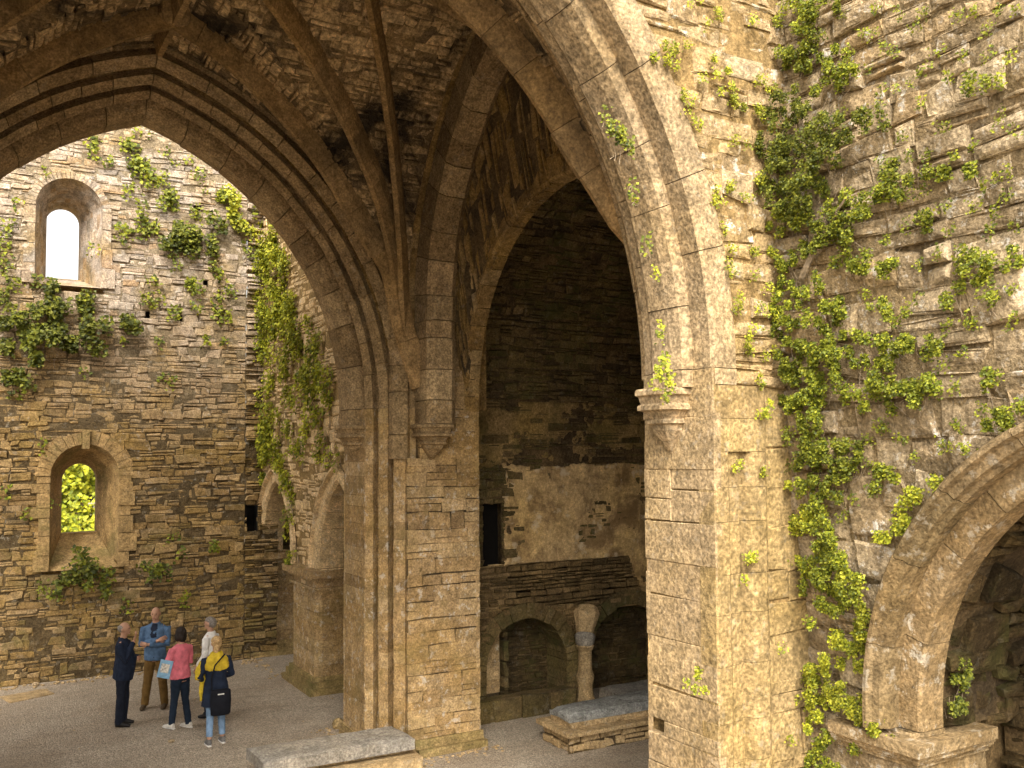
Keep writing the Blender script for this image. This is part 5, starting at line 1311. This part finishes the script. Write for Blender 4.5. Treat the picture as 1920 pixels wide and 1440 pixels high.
h_grey = flat('grey hair', (.20, .175, .15), .7, .5, 60., .4); h_dark = flat('dark brown hair', (.018, .012, .009), .6, .5, 60., .4); h_blond = flat('blond hair', (.45, .30, .14), .7, .4, 60., .4)
person('balding man in a navy jacket and trousers with one hand raised to his chin', (2.40, 17.0, 0), 1.70, RTV * 1. + VV * .12, MS,
       [((-.24, -.10, 1.13), (-.07, -.20, 1.46), (.35, -.25, .9), (0, 1, .2), -1), ((.25, -.06, 1.12), (-.03, -.29, 1.16), (-1, -.15, .05), (0, 1, 0), 1)],
       belly=.05, top=dict(name='jacket', mat=navy, hem=.80, collar=True), lower=dict(mat=navy2, hem=.05), shoes=dict(mat=s_black), hair=dict(kind='thin', mat=h_grey))
m2 = person('tall man in open denim jacket and brown trousers with arms crossed', (3.06, 17.84, 0), 1.78, -VV + RTV * .12, MS,
       [((-.225, -.08, 1.13), (.10, -.21, 1.21), (.9, .25, .35), (0, 1, 0), -1), ((.225, -.08, 1.12), (-.08, -.23, 1.15), (-1, .2, .1), (0, 1, 0), 1)],
       legs=[((.13, -.01, .50), (.16, .02, .09)), ((-.12, -.02, .50), (-.17, .0, .09))], belly=.015,
       top=dict(name='jacket', mat=denim, hem=.86, collar=True), lower=dict(mat=brown, hem=.06), shoes=dict(mat=s_brown), hair=dict(kind='thin', mat=h_grey))
k = MB(); tube(k, [(0, -.06, 1.475, .045, .02), (0, -.105, 1.40, .065, .02), (0, -.128, 1.30, .07, .018), (0, -.138, 1.2, .06, .015)], 12); tube(k, [(0, -.14, 1.08, .02, .014), (0, -.14, 1.0, .035, .016), (0, -.135, .90, .05, .016)], 10)
o = k.build('tee_shirt', tshirt, None, smooth=True); o.parent = m2
person('woman with dark bobbed hair in pink cardigan and dark jeans', (3.20, 16.32, 0), 1.64, -RTV * .85 + VV * .5, MS,
       [((.27, -.06, 1.12), (.10, -.28, 1.06), (-.5, -.4, -.3), (0, .6, .6), 1), ((-.25, -.04, 1.12), (-.05, -.28, 1.14), (.8, -.3, .1), (0, 1, 0), -1)],
       legs=[((.09, -.05, .50), (.10, -.10, .09)), ((-.09, .02, .50), (-.10, .10, .09))], fem=True,
       top=dict(name='cardigan', mat=pink, hem=.88), lower=dict(mat=blackblue, hem=.07), shoes=dict(mat=s_white, sole=sole), hair=dict(kind='bob', mat=h_dark))
person('grey-haired man in white shirt, mostly hidden behind the woman with the scarf', (3.78, 16.75, 0), 1.70, -RTV + VV * .1, MS,
       [((.25, .0, 1.12), (.20, -.16, .92), (0, -.3, -1), (-1, 0, 0), 1), ((-.25, .0, 1.12), (-.20, -.16, .92), (0, -.3, -1), (1, 0, 0), -1)],
       top=dict(name='shirt', mat=white, hem=.86, collar=True), lower=dict(mat=navy2, hem=.05), shoes=dict(mat=s_black), hair=dict(kind='short', mat=h_grey))
w4 = person('blond woman seen from behind in navy coat, mustard scarf and light jeans', (3.50, 15.12, 0), 1.66, VV * .85 - RTV * .5, MS,
       [((.26, -.02, 1.12), (.16, -.22, 1.0), (-.4, -.8, .1), (-.6, 0, -.3), 1), ((-.26, -.02, 1.12), (-.14, -.22, 1.04), (.5, -.8, .1), (.6, 0, -.3), -1)],
       legs=[((.09, -.01, .50), (.11, .03, .09)), ((-.09, -.01, .50), (-.12, -.05, .09))], fem=True,
       top=dict(name='coat', mat=navy, hem=.64, flare=1.2), lower=dict(mat=jeans, hem=.15), shoes=dict(mat=s_grey, sole=sole), hair=dict(kind='tied', mat=h_blond))
K = MB()
tube(K, [(0, .0, 1.23, .19, .13), (0, .01, 1.31, .215, .138), (0, .01, 1.40, .19, .12), (0, .01, 1.47, .11, .10), (0, .005, 1.51, .09, .085)], 16)
tube(K, [(.20, -.02, 1.36, .06, .05), (.27, -.03, 1.2, .07, .07), (.27, -.06, 1.08, .06, .06)], 10)
tube(K, [(.19, -.10, 1.2, .055, .025), (.20, -.12, 1.0, .05, .02), (.20, -.12, .80, .045, .018), (.19, -.12, .70, .04, .012)], 10)
sc = remesh(K, 'scarf', [mustard], None, .012, 2, .012); sc.parent = w4
# things they carry
bg = MB()
tube(bg, [(0, .0, -.22, .13, .055), (0, .0, -.20, .15, .07), (0, .0, .0, .16, .07), (0, .0, .15, .15, .05), (0, 0, .17, .12, .02)], 14)
bag = bg.build('shoulder_bag', blackc, None, (0, 0, 0), smooth=True)
tag(bag, 'black shoulder bag hanging low on the back of the blond woman', 'bag')
bk = MB(); bk.box(-.035, .06, .066, .075, .10, .118); fl = bk.build('label_strip', sole, None); fl.parent = bag
bs = MB(); tube(bs, [(.13, .0, .15, .012), (.15, .03, .35, .012), (.1, .04, .55, .012), (-.05, .02, .7, .012)], 6)
sp = bs.build('strap', blackc, None); sp.parent = bag
fd = (VV * .85 - RTV * .5).normalized(); bag.rotation_euler = (0, 0, math.atan2(fd.x, -fd.y))
bag.location = Vector((3.50, 15.12, .72)) - fd * .185 + RTV * .03
lf = MB(); lf.box(-.10, .10, -.006, .006, -.15, .15)
bo = lf.build('booklet', flat('booklet cover', (.22, .40, .58), .5), None)
tag(bo, 'light blue booklet with a pale photo, held at her side by the woman in pink', 'booklet')
pf = MB(); pf.box(-.07, .06, -.0085, .0085, -.06, .09); pp = pf.build('cover_picture', flat('booklet photo', (.55, .52, .46), .5, .6, 30.), None); pp.parent = bo
bo.location = Vector((3.20, 16.32, 1.02)) - RTV * .17 - VV * .24; bo.rotation_euler = (math.radians(8), math.radians(14), math.atan2(RTV.y, RTV.x) + .25)
# ------------------------------------------------------------------ camera
F_PX = 1750.; yaw = math.radians(59.5); pit = math.radians(3.0); rol = math.radians(.4)
v0 = Vector((math.cos(yaw), math.sin(yaw), 0)); r0 = Vector((math.sin(yaw), -math.cos(yaw), 0)); zz = Vector((0, 0, 1))
fw = v0 * math.cos(pit) + zz * math.sin(pit); u0 = -v0 * math.sin(pit) + zz * math.cos(pit)
rr = r0 * math.cos(rol) - u0 * math.sin(rol); uu = u0 * math.cos(rol) + r0 * math.sin(rol)
cd = bpy.data.cameras.new('camera'); cam = bpy.data.objects.new('camera', cd); COL.objects.link(cam)
mw = Matrix.Identity(4)
for i in range(3): mw[i][0] = rr[i]; mw[i][1] = uu[i]; mw[i][2] = -fw[i]; mw[i][3] = (0, 0, 4.5)[i]
cam.matrix_world = mw
cd.sensor_width = 36; cd.lens = F_PX / 1920 * 36; cd.clip_end = 500; cd.clip_start = .05
cd.shift_y = (850 - F_PX * math.tan(pit) - 720) / 1920
SC.camera = cam
# ------------------------------------------------------------------ light
w = bpy.data.worlds.new('World'); SC.world = w; w.use_nodes = True
nt = w.node_tree; bgN = nt.nodes['Background']
sky = nt.nodes.new('ShaderNodeTexSky'); sky.sky_type = 'NISHITA'; sky.sun_disc = False
SUN_EL = math.radians(46); SUN_AZ = math.radians(206)     # azimuth of the direction towards the sun, from +Y clockwise
sky.sun_elevation = SUN_EL; sky.sun_rotation = SUN_AZ; sky.air_density = 1.; sky.dust_density = 6.; sky.ozone_density = 1.
hs = nt.nodes.new('ShaderNodeHueSaturation'); hs.inputs['Saturation'].default_value = .25
nt.links.new(sky.outputs[0], hs.inputs['Color'])
wm = nt.nodes.new('ShaderNodeMix'); wm.data_type = 'RGBA'; wm.blend_type = 'MULTIPLY'; wm.inputs[0].default_value = 1.; wm.inputs[7].default_value = (1., .955, .88, 1)
nt.links.new(hs.outputs[0], wm.inputs[6]); nt.links.new(wm.outputs[2], bgN.inputs['Color'])
bgN.inputs['Strength'].default_value = .15
sl = bpy.data.lights.new('sun', 'SUN'); so = bpy.data.objects.new('sun', sl); COL.objects.link(so)
sl.energy = .65; sl.angle = math.radians(26); sl.color = (1., .93, .82)
sd = Vector((math.sin(SUN_AZ) * math.cos(SUN_EL), math.cos(SUN_AZ) * math.cos(SUN_EL), math.sin(SUN_EL)))
so.rotation_euler = sd.to_track_quat('Z', 'Y').to_euler(); so.location = sd * 30
SC.view_settings.view_transform = 'Standard'; SC.view_settings.look = 'None'; SC.view_settings.gamma = 1; SC.view_settings.exposure = 1.85
SC.cycles.use_denoising = True; SC.cycles.max_bounces = 8; SC.cycles.diffuse_bounces = 5
SC.cycles.sample_clamp_indirect = 8.
